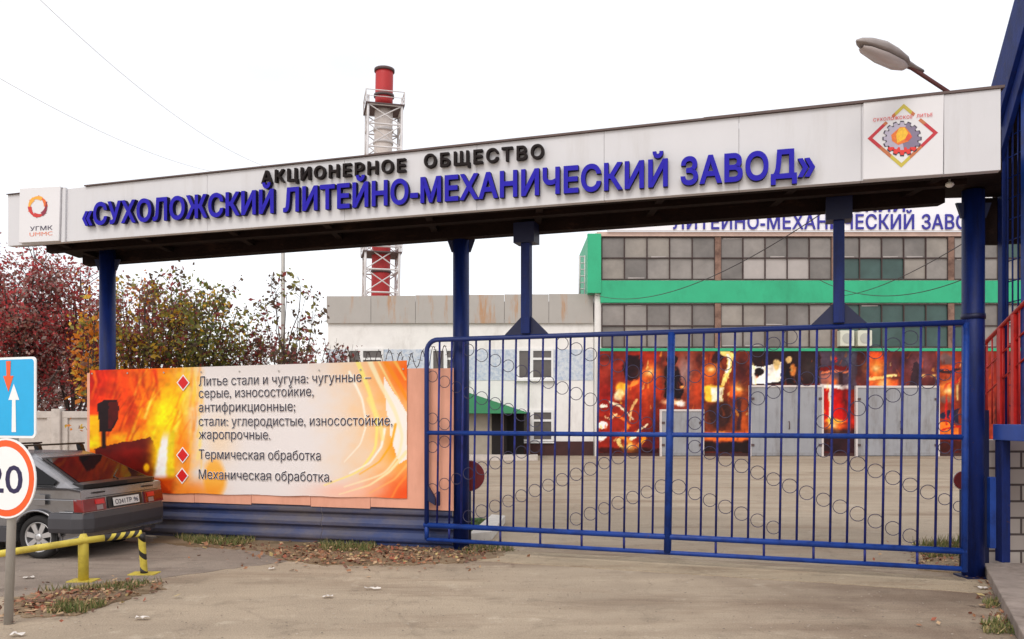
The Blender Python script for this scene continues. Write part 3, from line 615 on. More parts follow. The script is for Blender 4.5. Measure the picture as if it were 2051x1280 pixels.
# green hipped porch
por = MB(); zt, ze, zb = P(0, 775, 34.5).z, P(0, 828, 33).z, P(0, 832, 33).z
xa, xb = P(770, 0, 33).x, P(1062, 0, 33).x; ra, rb = P(850, 0, 34.5).x, P(905, 0, 34.5).x
por.add([(xa, 33, ze), (xb, 33, ze), (xb, WY-.02, ze), (xa, WY-.02, ze), (ra, 34.6, zt), (rb, 34.6, zt), (ra, WY-.03, zt), (rb, WY-.03, zt)], [(0, 1, 5, 4), (1, 2, 7, 5), (3, 0, 4, 6), (4, 5, 7, 6), (0, 3, 2, 1)])
por.build('porch_roof', GREEN_DK, wb)
MB().box((xa+.3, 33.6, 0), (P(1000, 0, 33.6).x, WY-.09, ze-.01)).build('porch_wall', BEIGE, wb)
MB().box((P(985, 0, 33.6).x, 33.59, .1), (P(1015, 0, 33.6).x, 33.5, 2.1)).box((P(1001, 0, 33.6).x, 34.5, 0.05), (P(1050, 0, 33.6).x, WY-.09, 2.0)).build('porch_door', DARK, wb)
for px in (1003, 1056): MB().box((P(px, 0, 33.1).x, 33.1, 0), (P(px, 0, 33.1).x+.12, 33.22, ze-.01)).build('porch_post', LATT_DK, wb)
MB().box((xa, 32.9, .0), (xb+.3, 33.58, .22)).build('porch_step', CONCRETE, wb)
# roof ladder beside the hall corner
ld = empty('roof_ladder', P(1166, 590, 38), 'thin grey ladder rails rising by the hall corner above the white building', 'ladder')
for px in (1161, 1172): MB().tube([P(px, 604, 38), P(px, 512, 38)], .05, 6).build('rail', LATT, ld)
for k in range(7): MB().tube([P(1161, 592-k*13, 38), P(1172, 592-k*13, 38)], .03, 5).build('rung', LATT, ld)

# ------------------------------------------------------------------ chimney in its lattice tower
CY = 75.0; cx = P(762, 0, CY).x; zz = lambda py: P(0, py, CY).z
ch = empty('factory_chimney', (cx, CY, 0), 'red and white banded chimney standing in a steel lattice tower', 'chimney')
lean = lambda z: cx+(z-zz(590))*.018
def flue(py0, py1, r, m, name):
    za, zb_ = zz(py1), zz(py0); b = MB(); n = 6
    b.tube([(lean(za+(zb_-za)*k/n), CY, za+(zb_-za)*k/n) for k in range(n+1)], r, 20); b.build(name, m, ch)
flue(140, 213, .80, REDM, 'red_flue'); flue(213, 420, .82, CHWHITE, 'white_flue'); flue(420, 640, .84, REDM, 'red_flue')
MB().box((cx-1.2, CY-1.2, 0), (cx+1.2, CY+1.2, zz(640))).build('base', CONCRETE, ch)
for py in (142, 193, 262, 287, 345, 545):
    z = zz(py); MB().tube([(lean(z), CY, z-.12), (lean(z), CY, z+.12)], .92, 20).build('flange', LATT_DK if py in (142, 193, 545) else LATT, ch)
ts = 1.5; zlist = [0, 4, 8, zz(590), zz(545), zz(500), zz(450), zz(400), zz(350), zz(305), zz(260), zz(222)]
RT = rad(14); cor = [(a_*math.cos(RT)-b_*math.sin(RT), a_*math.sin(RT)+b_*math.cos(RT)) for a_, b_ in ((-1, -1), (1, -1), (1, 1), (-1, 1))]
cp = lambda a, z: Vector((lean(z)+a[0]*ts, CY+a[1]*ts, z))
for a in cor: MB().tube([cp(a, 0), cp(a, zz(590)), cp(a, zz(205))], .12, 6).build('leg', LATT, ch)
for i in range(len(zlist)-1):
    z0_, z1_ = zlist[i], zlist[i+1]
    for k in range(4):
        a, c = cor[k], cor[(k+1) % 4]
        bb = MB(); bb.tube([cp(a, z0_), cp(c, z1_)], .055, 5); bb.tube([cp(c, z0_), cp(a, z1_)], .055, 5); bb.tube([cp(a, z1_), cp(c, z1_)], .08, 5); bb.build('brace', LATT, ch)
for pz in (222, 512):
    z = zz(pz); b = MB().hexa([Vector((lean(z)+a[0]*1.72, CY+a[1]*1.72, z)) for a in cor], [Vector((lean(z)+a[0]*1.72, CY+a[1]*1.72, z+.1)) for a in cor])
    b.build('platform', LATT_DK, ch)
    r = MB()
    for k in range(4):
        a, c = cor[k], cor[(k+1) % 4]; q = lambda a_, h: Vector((lean(z)+a_[0]*1.70, CY+a_[1]*1.70, z+h))
        r.tube([q(a, .1), q(a, 1.2)], .06, 5); r.tube([q(a, 1.2), q(c, 1.2)], .045, 5); r.tube([q(a, .65), q(c, .65)], .03, 5)
    r.build('handrail', LATT, ch)

# ------------------------------------------------------------------ far trees, concrete fence, poles, cables
LEAFM = {'red': mat('leaf_red', srgb(192, 70, 72), .6, .25, 6), 'darkred': mat('leaf_dark_red', srgb(150, 70, 68), .6, .25, 6), 'brown': mat('leaf_brown', srgb(146, 106, 92), .7, .25, 6), 'orange': mat('leaf_orange', srgb(214, 128, 44), .6, .2, 6),
         'yellow': mat('leaf_yellow', srgb(218, 176, 60), .6, .2, 6), 'olive': mat('leaf_olive', srgb(144, 138, 66), .6, .25, 6), 'green': mat('leaf_green', srgb(110, 120, 56), .6, .25, 6), 'dark': mat('leaf_dark', srgb(104, 86, 70), .7, .2, 6), 'grey': mat('leaf_greybrown', srgb(182, 158, 152), .8, .2, 6)}
for m_ in LEAFM.values():                                # thin leaves let light through
    N_ = m_.node_tree.nodes; L_ = m_.node_tree.links; b_ = N_['Principled BSDF']; tr_ = N_.new('ShaderNodeBsdfTranslucent'); mx_ = N_.new('ShaderNodeMixShader'); mx_.inputs[0].default_value = .42
    L_.new(b_.inputs['Base Color'].links[0].from_socket, tr_.inputs[0]); L_.new(b_.outputs[0], mx_.inputs[1]); L_.new(tr_.outputs[0], mx_.inputs[2]); L_.new(mx_.outputs[0], N_['Material Output'].inputs[0])
def tree(name, base, height, crown, label, cat, weights, n_limb=12, n_leaf=2500, size=.11, group=None, trunk_r=.07, seed=1, spread=.16, low=.25, droop=0.0):
    """trunk, limbs and twigs grown towards points in the crown ellipsoid (cx,cy,cz,rx,ry,rz); leaves sit along the twigs"""
    R = random.Random(seed); base = Vector(base); root = empty(name, base, label, cat, group)
    w = MB(); tips = []; cc = Vector(crown[:3]); rr = crown[3:]
    top = Vector((cc.x, cc.y, cc.z+rr[2]*.6)); fork = base.lerp(Vector((cc.x, cc.y, 0))+Vector((0, 0, cc.z)), low)
    trunk = [base, base.lerp(fork, .5)+Vector((R.uniform(-.08, .08), R.uniform(-.08, .08), 0)), fork, fork.lerp(top, .5)+Vector((R.uniform(-.2, .2), R.uniform(-.2, .2), 0)), top]
    w.tube(trunk, [trunk_r, trunk_r*.85, trunk_r*.7, trunk_r*.45, trunk_r*.15], 7)
    segs = []
    for i in range(n_limb):
        a = 2*PI*i/n_limb*2.4+R.uniform(-.4, .4); e = R.uniform(-.55, 1.0); rad_ = R.uniform(.6, 1.0)*math.sqrt(max(.05, 1-e*e*.85))
        tip = cc+Vector((math.cos(a)*rr[0]*rad_, math.sin(a)*rr[1]*rad_, e*rr[2])); t = R.random()*.7
        st = fork.lerp(top, t) if R.random() < .7 else base.lerp(fork, R.uniform(.6, 1)); mid = st.lerp(tip, .5)+Vector((R.uniform(-.15, .15), R.uniform(-.15, .15), R.uniform(.05, .3)*rr[2]*.5))
        r0 = trunk_r*.42; pts = [st, st.lerp(mid, .55)+Vector((R.uniform(-.05, .05), R.uniform(-.05, .05), 0)), mid, mid.lerp(tip, .5)+Vector((R.uniform(-.06, .06), R.uniform(-.06, .06), .05)), tip]
        w.tube(pts, [r0, r0*.8, r0*.6, r0*.4, r0*.15], 5, caps=False); segs += [(pts[2], pts[3]), (pts[3], pts[4])]
        for k in range(7):
            q = R.choice(pts[1:4]).lerp(pts[4], R.uniform(0, .8)); d = Vector((R.gauss(0, 1), R.gauss(0, 1), R.gauss(.25-droop, .7))).normalized()*R.uniform(.25, .6)*min(rr)
            m_ = q+d*.5+Vector((0, 0, .05)); e_ = q+d; w.tube([q, m_, e_], [r0*.3, r0*.2, r0*.1], 4, caps=False); segs += [(q, m_), (m_, e_), (m_, e_)]
    w.build('trunk', BARK, root, fixn=False)
    sa = np.array([s[0] for s in segs]); sb = np.array([s[1] for s in segs]); idx = RNG.randint(0, len(segs), n_leaf); t = RNG.rand(n_leaf, 1)
    nc = max(8, n_leaf//4); ci = RNG.randint(0, len(segs), nc); ct = RNG.rand(nc, 1)**.7; cpos = sa[ci]*(1-ct)+sb[ci]*ct+RNG.normal(size=(nc, 3))*spread*.7
    pick = RNG.randint(0, nc, n_leaf); idx = ci[pick]; c = cpos[pick]+RNG.normal(size=(n_leaf, 3))*min(spread*.5, size*.85)
    names = list(weights); pr = np.array([weights[k] for k in names], float); pr /= pr.sum()
    # colour is patchy from limb to limb
    limbcol = RNG.choice(len(names), size=len(segs), p=pr); mi = np.where(RNG.rand(n_leaf) < .6, limbcol[idx], RNG.choice(len(names), size=n_leaf, p=pr))
    scatter_mesh('crown', leaf_quads(c, size*(.65+.7*RNG.rand(n_leaf))), [LEAFM[k] for k in names], mi, parent=root)
    return root
def pxtree(name, px, pybase_y, Y, py_mid, rx_px, rz_px, **k):
    c = P(px, py_mid, Y); s = Y/F; return tree(name, (c.x, Y, 0), 0, (c.x, Y, c.z, rx_px*s, min(rx_px*s, 1.6), rz_px*s), **k)
RW = {'darkred': 4, 'red': 4, 'brown': 3, 'grey': 3}
pxtree('rowan_tree', 30, 0, 23.0, 645, 120, 150, label='dark red autumn tree at the left edge above the concrete fence', cat='tree', weights=RW, n_limb=30, n_leaf=14000, size=.10, trunk_r=.12, seed=3, spread=.26, group='autumn trees behind the billboard')
pxtree('rowan_tree', 150, 0, 24.5, 655, 100, 135, label='crimson tree just left of the left canopy post', cat='tree', weights={'darkred': 4, 'red': 3, 'brown': 4, 'orange': .5}, n_limb=26, n_leaf=9500, size=.10, trunk_r=.1, seed=4, spread=.24, group='autumn trees behind the billboard')
pxtree('rowan_tree', -90, 0, 26.0, 600, 110, 160, label='sparse brown topped tree cut off by the left picture edge', cat='tree', weights={'darkred': 3, 'brown': 3, 'grey': 2}, n_limb=22, n_leaf=7000, size=.12, trunk_r=.12, seed=5, spread=.25, group='autumn trees behind the billboard')
pxtree('maple_bush', 190, 0, 14.6, 690, 48, 110, label='orange and yellow leaved bush around the left canopy post', cat='bush', weights={'orange': 5, 'yellow': 3, 'olive': 1, 'brown': 1}, n_limb=11, n_leaf=800, size=.10, trunk_r=.035, seed=6, spread=.13, group='autumn trees behind the billboard')
pxtree('hawthorn_bush', 280, 0, 15.2, 640, 80, 95, label='bush with mixed olive, yellow and wine leaves right of the left canopy post', cat='bush', weights={'olive': 3, 'yellow': 2.4, 'darkred': 3, 'brown': 2, 'dark': 1.4}, n_limb=19, n_leaf=3200, size=.078, trunk_r=.05, seed=7, spread=.15, group='autumn trees behind the billboard')
pxtree('hawthorn_bush', 395, 0, 15.6, 655, 95, 95, label='dense olive green bush above the middle of the billboard', cat='bush', weights={'olive': 4, 'green': 3, 'dark': 2, 'yellow': 1.2, 'darkred': 1}, n_limb=21, n_leaf=4000, size=.078, trunk_r=.05, seed=8, spread=.15, group='autumn trees behind the billboard')
pxtree('birch_sapling', 575, 0, 15.0, 640, 75, 95, label='sparse thin sapling with few dark leaves beside the grey utility pole', cat='tree', weights={'dark': 4, 'olive': 2, 'darkred': 2}, n_limb=15, n_leaf=900, size=.08, trunk_r=.03, seed=9, spread=.09, group='autumn trees behind the billboard')
pxtree('hawthorn_bush', 325, 0, 16.4, 660, 90, 80, label='wine and pink leaved bush between the olive bush and the left canopy post, rear row', cat='bush', weights={'darkred': 4, 'brown': 3, 'grey': 2, 'orange': 1.5}, n_limb=18, n_leaf=2600, size=.08, trunk_r=.045, seed=21, spread=.16, group='autumn trees behind the billboard')
pxtree('hawthorn_bush', 555, 0, 16.6, 705, 95, 45, label='low brownish pink twiggy bush behind the thin sapling by the utility pole', cat='bush', weights={'darkred': 3, 'brown': 3, 'grey': 2, 'olive': 1}, n_limb=16, n_leaf=1700, size=.075, trunk_r=.035, seed=22, spread=.13, group='autumn trees behind the billboard')
pxtree('hawthorn_bush', 480, 0, 16.0, 690, 70, 55, label='low dark twiggy bush over the billboard lettering', cat='bush', weights={'dark': 4, 'olive': 2, 'darkred': 3}, n_limb=15, n_leaf=1700, size=.075, trunk_r=.035, seed=10, spread=.12, group='autumn trees behind the billboard')
pxtree('hawthorn_bush', 650, 0, 14.4, 700, 60, 36, label='wine red twiggy bush at the right end of the billboard top', cat='bush', weights={'darkred': 4, 'dark': 3, 'brown': 1}, n_limb=12, n_leaf=900, size=.07, trunk_r=.03, seed=11, spread=.1, group='autumn trees behind the billboard')
pxtree('rowan_tree', 110, 0, 30.0, 770, 150, 60, label='grey brown leafless thicket low behind the concrete fence', cat='bush', weights={'grey': 5, 'brown': 3, 'darkred': 2}, n_limb=30, n_leaf=7000, size=.12, trunk_r=.06, seed=12, spread=.3, group='autumn trees behind the billboard')

# concrete fence
cf = empty('concrete_fence', P(90, 900, 21), 'pale precast concrete fence with framed panels behind the car', 'fence')
CFY = 21.0; step = 2.55
for k in range(-4, 5):
    xa_ = P(117, 0, CFY).x+k*step
    MB().box((xa_-.11, CFY-.14, 0), (xa_+.11, CFY+.1, 1.99)).build('post', CONCRETE, cf, bevel=.015)
    if k < 4:
        p = MB().box((xa_+.112, CFY, 0), (xa_+step-.112, CFY+.06, 1.9)).build('panel', CONCRETE, cf)
        MB().box((xa_+.112, CFY-.06, 1.76), (xa_+step-.112, CFY-.002, 1.93)).box((xa_+.112, CFY-.06, 0), (xa_+step-.112, CFY-.002, .3)).box((xa_+.112, CFY-.055, .3), (xa_+.26, CFY-.002, 1.76)).box((xa_+step-.26, CFY-.055, .3), (xa_+step-.112, CFY-.002, 1.76)).build('panel_rim', CONCRETE, p, bevel=.01)
# utility pole and cables
up = empty('utility_pole', (P(567, 0, 30).x, 30, 0), 'thin grey utility pole rising from the bushes behind the billboard', 'pole')
px_ = P(567, 0, 30).x; zt_ = P(0, 352, 30).z
MB().tube([(px_, 30, 0), (px_, 30, zt_+.02)], [.09, .06], 10).build('pole', GALV, up)
MB().box((px_-1.3, 29.95, zt_-.3), (px_+1.7, 30.05, zt_-.2)).build('crossarm', GALV, up)
for dx in (-.75, .6, 1.5): MB().tube([(px_+dx, 30, zt_-.2), (px_+dx, 30, zt_-.02)], .05, 8).build('insulator', FRAME_W, up)
def cable(name, a, b, sag, r, label, m, n=24, group=None):
    a, b = Vector(a), Vector(b); pts = [a.lerp(b, k/n)-Vector((0, 0, sag*4*(k/n)*(1-k/n))) for k in range(n+1)]
    o = MB().tube(pts, r, 5).build(name, m, loc=a); tag(o, label, 'cable', group); return o
cable('power_cable', P(60, -20, 14), (px_+1.5, 30, zt_-.02), .9, .006, 'upper pale overhead cable crossing the sky at top left', CABLE_L, group='overhead cables in the sky')
cable('power_cable', P(-30, 140, 14), (px_-.75, 30, zt_-.02), .5, .006, 'lower pale overhead cable entering at the left picture edge', CABLE_L, group='overhead cables in the sky')
cable('power_cable', P(1650, 425, 17), P(1175, 585, 37), .9, .012, 'dark cable sagging across the upper hall windows', CABLE, group='dark cables before the hall')
cable('power_cable', P(1640, 560, 30), P(1940, 555, 22), .55, .012, 'dark cable drooping over the green band right of the hanging strut', CABLE, group='dark cables before the hall')
cable('power_cable', P(1925, 490, 18), P(1690, 592, 33), .2, .012, 'dark straight cable slanting down to the hall behind the right post', CABLE, group='dark cables before the hall')

# ------------------------------------------------------------------ gate canopy
FAS = VPlane((-7.13, 11.65), (4.84, 8.16))
can = empty('gate_canopy', (-.69, 11.3, 0), 'long pale canopy with raised blue lettering spanning the factory gate on blue posts', 'canopy')
def fpoly(pts, off): return [FAS.hit(x, y, off) for x, y in pts]
def fprism(pts, o0, o1): b = MB(); return b.prism(fpoly(pts, 0), FAS.n*0) if False else MB().hexa([FAS.pt(*FAS.uz(x, y), o0) for x, y in pts], [FAS.pt(*FAS.uz(x, y), o1) for x, y in pts])
BL, BR, TL, TR = FAS.uz(16, 493), FAS.uz(2004, 341), FAS.uz(16, 391), FAS.uz(2006, 178)
zbot = lambda u: BL[1]+(BR[1]-BL[1])*u/BR[0]; ztp = lambda u: TL[1]+(TR[1]-TL[1])*u/TR[0]
UL = FAS.len
# cladding panels (a fine joint between sheets)
ue = [0.0, FAS.uz(130, 450)[0], FAS.uz(415, 430)[0], FAS.uz(690, 420)[0], FAS.uz(955, 400)[0], FAS.uz(1210, 390)[0], FAS.uz(1480, 370)[0], FAS.uz(1725, 360)[0], FAS.uz(1890, 350)[0], BR[0]]
fb = MB()
for i in range(len(ue)-1):
    a, c = ue[i]+.0015, ue[i+1]-.0015; o1 = .0 if i not in (8,) else .012
    fb.hexa([FAS.pt(a, zbot(a), -.09), FAS.pt(c, zbot(c), -.09), FAS.pt(c, ztp(c), -.09), FAS.pt(a, ztp(a), -.09)], [FAS.pt(a, zbot(a), o1), FAS.pt(c, zbot(c), o1), FAS.pt(c, ztp(c), o1), FAS.pt(a, ztp(a), o1)])
fascia = fb.build('fascia', FASCIA, can, bevel=.002, seg=1)
# logo plates
plL = [(46, 379.5), (127, 375), (124, 484), (44, 488)]; plR = [(1729, 203), (1890, 190), (1888, 350), (1728, 361)]
ub = lambda pts: [FAS.uz(*p) for p in pts]
def plate(pts, name, d):
    q = ub(pts); return MB().hexa([FAS.pt(u, z, .001) for u, z in q], [FAS.pt(u, z, d) for u, z in q]).build(name, PLATE, can, bevel=.004, seg=1)
pl1 = plate(plL, 'logo_plate', .055); pl2 = plate(plR, 'logo_plate', .02)
MB().hexa([FAS.pt(u, z, .002) for u, z in ub([(128.5, 377), (135, 376.5), (133, 485), (126, 486)])], [FAS.pt(u, z, .03) for u, z in ub([(128.5, 377), (135, 376.5), (133, 485), (126, 486)])]).build('edge_trim', FASCIA, can)
# roof slab, beams
d0L, d0R = 1.82, 1.34                                  # canopy depth at its two ends, measured along Y
def back(u, f): p = FAS.pt(u, 0); return Vector((p.x, p.y+(d0L+(d0R-d0L)*u/UL)*f, 0))
def q4(u0, u1, f0, f1, z0, z1):
    A_ = [back(u0, f0), back(u1, f0), back(u1, f1), back(u0, f1)]
    return [v+Vector((0, 0, z0)) for v in A_], [v+Vector((0, 0, z1)) for v in A_]
NS = 24; slab = MB(); holes = []
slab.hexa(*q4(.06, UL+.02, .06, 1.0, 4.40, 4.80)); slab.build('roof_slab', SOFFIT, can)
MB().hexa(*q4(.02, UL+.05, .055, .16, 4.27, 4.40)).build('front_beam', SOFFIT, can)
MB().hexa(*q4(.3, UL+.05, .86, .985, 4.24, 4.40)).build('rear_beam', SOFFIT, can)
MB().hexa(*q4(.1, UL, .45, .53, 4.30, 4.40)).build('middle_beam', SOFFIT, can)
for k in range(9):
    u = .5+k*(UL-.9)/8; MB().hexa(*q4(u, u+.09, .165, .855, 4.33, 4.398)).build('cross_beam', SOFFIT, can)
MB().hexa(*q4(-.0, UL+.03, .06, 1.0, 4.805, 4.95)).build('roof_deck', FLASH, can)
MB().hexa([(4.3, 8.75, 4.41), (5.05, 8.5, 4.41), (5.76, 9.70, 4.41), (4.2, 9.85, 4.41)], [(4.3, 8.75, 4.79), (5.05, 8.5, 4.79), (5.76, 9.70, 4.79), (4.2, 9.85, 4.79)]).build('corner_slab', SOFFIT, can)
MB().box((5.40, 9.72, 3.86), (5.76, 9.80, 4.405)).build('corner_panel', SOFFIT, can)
# top flashing with a lapped, uneven edge
fl = MB()
for a, c, e in ((.0, 1.0, .0), (1.35, UL*.45, .012), (UL*.45, UL*.77, .022), (UL*.77, UL+.03, .03)):
    fl.hexa([FAS.pt(a, ztp(a)+.002, -.2), FAS.pt(c, ztp(c)+.002, -.2), FAS.pt(c, ztp(c)+.002, .03), FAS.pt(a, ztp(a)+.002, .03)], [FAS.pt(a, ztp(a)+.010+e*.6, -.2), FAS.pt(c, ztp(c)+.010+e*.6, -.2), FAS.pt(c, ztp(c)+.010+e*.6, .03), FAS.pt(a, ztp(a)+.010+e*.6, .03)])
fl.build('flashing', FLASH, can)
# posts
def post(x, y, r, z1, name='post'):
    o = MB().tube([(x, y, 0), (x, y, z1)], r, 24).build(name, BLUE, can); return o
p1 = post(-6.27, 12.77, .118, 4.39); p2 = post(-.70, 11.32, .112, 4.39); p3 = post(5.24, 9.36, .118, 4.39)
for o, (x, y, r) in ((p1, (-6.27, 12.77, .118)), (p2, (-.70, 11.32, .112)), (p3, (5.24, 9.36, .118))):
    MB().box((x-r-.03, y-r-.03, 0), (x+r+.03, y+r+.03, .02)).build('base_plate', NAVY, o)
    MB().hexa([(x-r-.02, y-.02, 4.08), (x+r+.02, y-.02, 4.08), (x+r+.02, y+.02, 4.08), (x-r-.02, y+.02, 4.08)], [(x-r-.08, y-.02, 4.25), (x+r+.08, y-.02, 4.25), (x+r+.08, y+.02, 4.25), (x-r-.08, y+.02, 4.25)]).build('cap_gusset', NAVY, o)
MB().tube([(5.24, 9.36, 2.93), (5.24, 9.36, 2.99)], .127, 24).build('collar', NAVY, p3)
MB().box((5.34, 9.2, .35), (5.41, 9.27, 1.15)).build('latch_plate', BLUE_RAIL, p3, bevel=.01)
MB().box((-1.02, 11.24, .60), (-.80, 11.40, .80)).build('gate_guide', NAVY, p2, bevel=.01)
# raised letters, each its own piece
def letters(body, pxa, pya, pxb, pyb, capL, off, depth, m, offset, spacing):
    u0, z0 = FAS.uz(pxa, pya, off); u1, z1 = FAS.uz(pxb, pyb, off)
    v, f = text_on(FAS, body, u0, u1, z0, capL, off, depth, offset, spacing, z1-z0)
    comps = islands(v, f); info = []
    for c in comps:
        ids = {i for k in c for i in f[k]}; us = [(Vector(v[i])-FAS.a).dot(FAS.u) for i in ids]; info.append([min(us), max(us), c])
    info.sort(key=lambda t: t[0]); groups = []
    for a, c, fs in info:
        if groups and a < groups[-1][1]-.35*min(c-a, groups[-1][1]-groups[-1][0]): g = groups[-1]; g[1] = max(g[1], c); g[2] = g[2]+fs
        else: groups.append([a, c, list(fs)])
    for a, c, fs in groups:
        mp = {}; mb = MB(); vs = []; ff = []
        for k in fs:
            ff.append([mp.setdefault(i, len(mp)) for i in f[k]])
        vs = [None]*len(mp)
        for i, j in mp.items(): vs[j] = v[i]
        for face in ff:
            pass
        mb.add(vs, ff)
        # front faces take the bright face paint, flanks the second colour, on blue letters darkened to paint in shade
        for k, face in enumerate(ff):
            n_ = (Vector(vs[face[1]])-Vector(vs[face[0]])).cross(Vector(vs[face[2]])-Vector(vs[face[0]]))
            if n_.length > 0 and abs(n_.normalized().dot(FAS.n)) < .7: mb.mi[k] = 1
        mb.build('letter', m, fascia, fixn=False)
letters('«СУХОЛОЖСКИЙ ЛИТЕЙНО-МЕХАНИЧЕСКИЙ ЗАВОД»', 171, 453, 1632, 354, .285, .012, .06, [LET_BLUE, LET_SHADE], .03, 1.05)
letters('АКЦИОНЕРНОЕ', 527, 369, 815, 345, .152, .012, .05, [LET_BLACK, LET_BLACK], .022, 1.25)
letters('ОБЩЕСТВО', 852, 338, 1091, 318, .155, .012, .05, [LET_BLACK, LET_BLACK], .022, 1.25)

# emblem on the left plate: a ring of overlapping orange flames, two words
def flat(pts_px, off, name, m, parent, plane=FAS):
    b = MB(); vs = [plane.pt(*plane.uz(x, y), off) for x, y in pts_px]; b.add(vs, [tuple(range(len(vs)))]); return b.build(name, m, parent, fixn=False)
oc = [mat('emblem_yellow', srgb(240, 170, 60), .5, .04, 9), mat('emblem_orange', srgb(226, 110, 40), .5, .04, 9), mat('emblem_red', srgb(200, 50, 44), .5, .04, 9), mat('emblem_dark', srgb(140, 36, 60), .5, .04, 9)]
ex, ey = 82.5, 416; ring = MB()
for k in range(6):
    a0 = 2*PI*k/6; n = 10; out_, inn = [], []
    for j in range(n+1):
        a = a0+j/n*1.5; ro = 19.5+(3.2 if j == n else 0)-1.5*(j/n); ri = 12+5.5*(j/n)**2
        out_.append((ex+ro*math.cos(a)*1.02, ey-ro*math.sin(a)*1.12)); inn.append((ex+ri*math.cos(a)*1.02, ey-ri*math.sin(a)*1.12))
    mi = [1, 0, 0, 2, 2, 3][k]; off = .0575+.0006*k
    for j in range(n):
        ring.add([FAS.pt(*FAS.uz(*p_), off) for p_ in (out_[j], out_[j+1], inn[j+1], inn[j])], [(0, 1, 2, 3)], mi if j < 7 else min(3, mi+1))
ring.build('emblem', oc, pl1, fixn=False)
def words(body, pa, pb, cap_px, off, m, parent, plane=FAS, offset=.0, spacing=1.0, name='lettering'):
    u0, z0 = plane.uz(*pa, off); u1, z1 = plane.uz(*pb, off); Yd = plane.hit(*pa, off).y
    v, f = text_on(plane, body, u0, u1, z0, cap_px*Yd/F, off, 0, offset, spacing, z1-z0)
    return by_word(v, f, m, parent, plane, name, .16*(cap_px*Yd/F/CAP))
words('УГМК', (60, 462.5), (105, 460), 8.5, .058, mat('emblem_grey', srgb(74, 66, 84), .5, .05, 9), pl1, offset=.01)
words('UMMC', (59, 473.5), (105, 471), 8, .058, mat('emblem_salmon', srgb(226, 130, 100), .5, .05, 9), pl1)
# emblem on the right plate: diamond, gear and a rough golden casting
gold, brd, rd = mat('emblem_gold', srgb(196, 178, 66), .5, .05, 9), mat('emblem_bronze', srgb(190, 110, 64), .5, .05, 9), mat('emblem_crimson', srgb(190, 40, 52), .5, .05, 9)
c0 = (1807, 272); vt = [(1809.5, 209.5), (1878, 267), (1804.5, 337), (1737, 279)]
halves = [MB(), MB()]
for k in range(4):
    a, c = vt[k], vt[(k+1) % 4]; s_ = .86; ai = (c0[0]+(a[0]-c0[0])*s_, c0[1]+(a[1]-c0[1])*s_); ci = (c0[0]+(c[0]-c0[0])*s_, c0[1]+(c[1]-c0[1])*s_); N_ = 12
    for j in range(N_):
        t0, t1 = j/N_, (j+1)/N_; lp = lambda p_, q_, t: (p_[0]+(q_[0]-p_[0])*t, p_[1]+(q_[1]-p_[1])*t)
        o0, o1, i1, i0 = lp(a, c, t0), lp(a, c, t1), lp(ai, ci, t1), lp(ai, ci, t0); my = (o0[1]+o1[1])/2
        if (k == 0 and 227.5 < my < 239) or (k == 3 and 231 < my < 246): continue
        vfrac = abs(my-272)/64; mi = 0 if vfrac > .72 else (1 if vfrac > .38 else 2)
        (halves[0] if my < 240 else halves[1]).add([FAS.pt(*FAS.uz(*p_), .0225) for p_ in (o0, o1, i1, i0)], [(0, 1, 2, 3)], mi)
for dm in halves: dm.build('emblem', [gold, brd, rd], pl2, fixn=False)
def gear(rx, ry, tooth, off, m, cx_=1806, cy_=279, mi_red=None):
    pts = []; nt_ = 16
    for k in range(nt_):
        for da, rr_ in ((-.36, 1-tooth), (-.24, 1), (.24, 1), (.36, 1-tooth)):
            a = 2*PI*(k+da)/nt_; pts.append((cx_+rx*rr_*math.cos(a), cy_+ry*rr_*math.sin(a)))
    b = MB(); cen = FAS.pt(*FAS.uz(cx_, cy_), off); vs = [cen]+[FAS.pt(*FAS.uz(*p_), off) for p_ in pts]
    b.add(vs, [(0, i+1, (i+1) % len(pts)+1) for i in range(len(pts))])
    if mi_red is not None:
        for k in range(len(pts)):
            if pts[k][0] > cx_+rx*.2 : b.mi[k] = 2
        arc_ = [k for k in range(len(pts)) if pts[k][1] > cy_+ry*.5 and pts[(k+1) % len(pts)][1] > cy_+ry*.5]
        for k in arc_:
            p_, q_ = pts[k], pts[(k+1) % len(pts)]; sh_ = lambda t: (t[0], max(cy_+ry*.52, t[1]-ry*.30)); b.add([FAS.pt(*FAS.uz(*t), off+.0008) for t in (p_, q_, sh_(q_), sh_(p_))], [(0, 1, 2, 3)], 1)
    return b.build('emblem', m, pl2, fixn=False)
gear(39.5, 35.5, .15, .0235, mat('gear_outline', srgb(58, 48, 62), .5, .05, 9))
gear(37, 33, .16, .0250, [mat('gear_grey', srgb(180, 172, 190), .4, .08, 9), mat('gear_red', srgb(222, 50, 44), .5, .08, 9), mat('gear_shade', srgb(126, 114, 138), .4, .08, 9)], mi_red=1)
lump = [((1784, 272), (1802, 256), (1812, 256), (1822, 268), (1826, 276), (1818, 285), (1798, 292), (1786, 284))]
flat(lump[0], .0265, 'emblem', mat('casting_orange', srgb(226, 116, 40), .5, .2, 40), pl2)
flat([(1800, 258), (1811, 257), (1818, 268), (1812, 280), (1796, 288), (1794, 272)], .0275, 'emblem', mat('casting_gold', srgb(236, 184, 44), .5, .22, 40), pl2)
flat([(1812, 268), (1824, 272), (1826, 276), (1818, 284), (1811, 282)], .0272, 'emblem', mat('casting_red', srgb(222, 76, 44), .5, .1, 30), pl2)
words('СУХОЛОЖСКОЕ', (1749, 243.5), (1828, 236.5), 6.5, .0285, RED_INK, pl2, spacing=1.15, offset=.008); words('ЛИТЬЕ', (1836, 235.5), (1868, 232.5), 6.5, .0285, RED_INK, pl2, spacing=1.15, offset=.008)

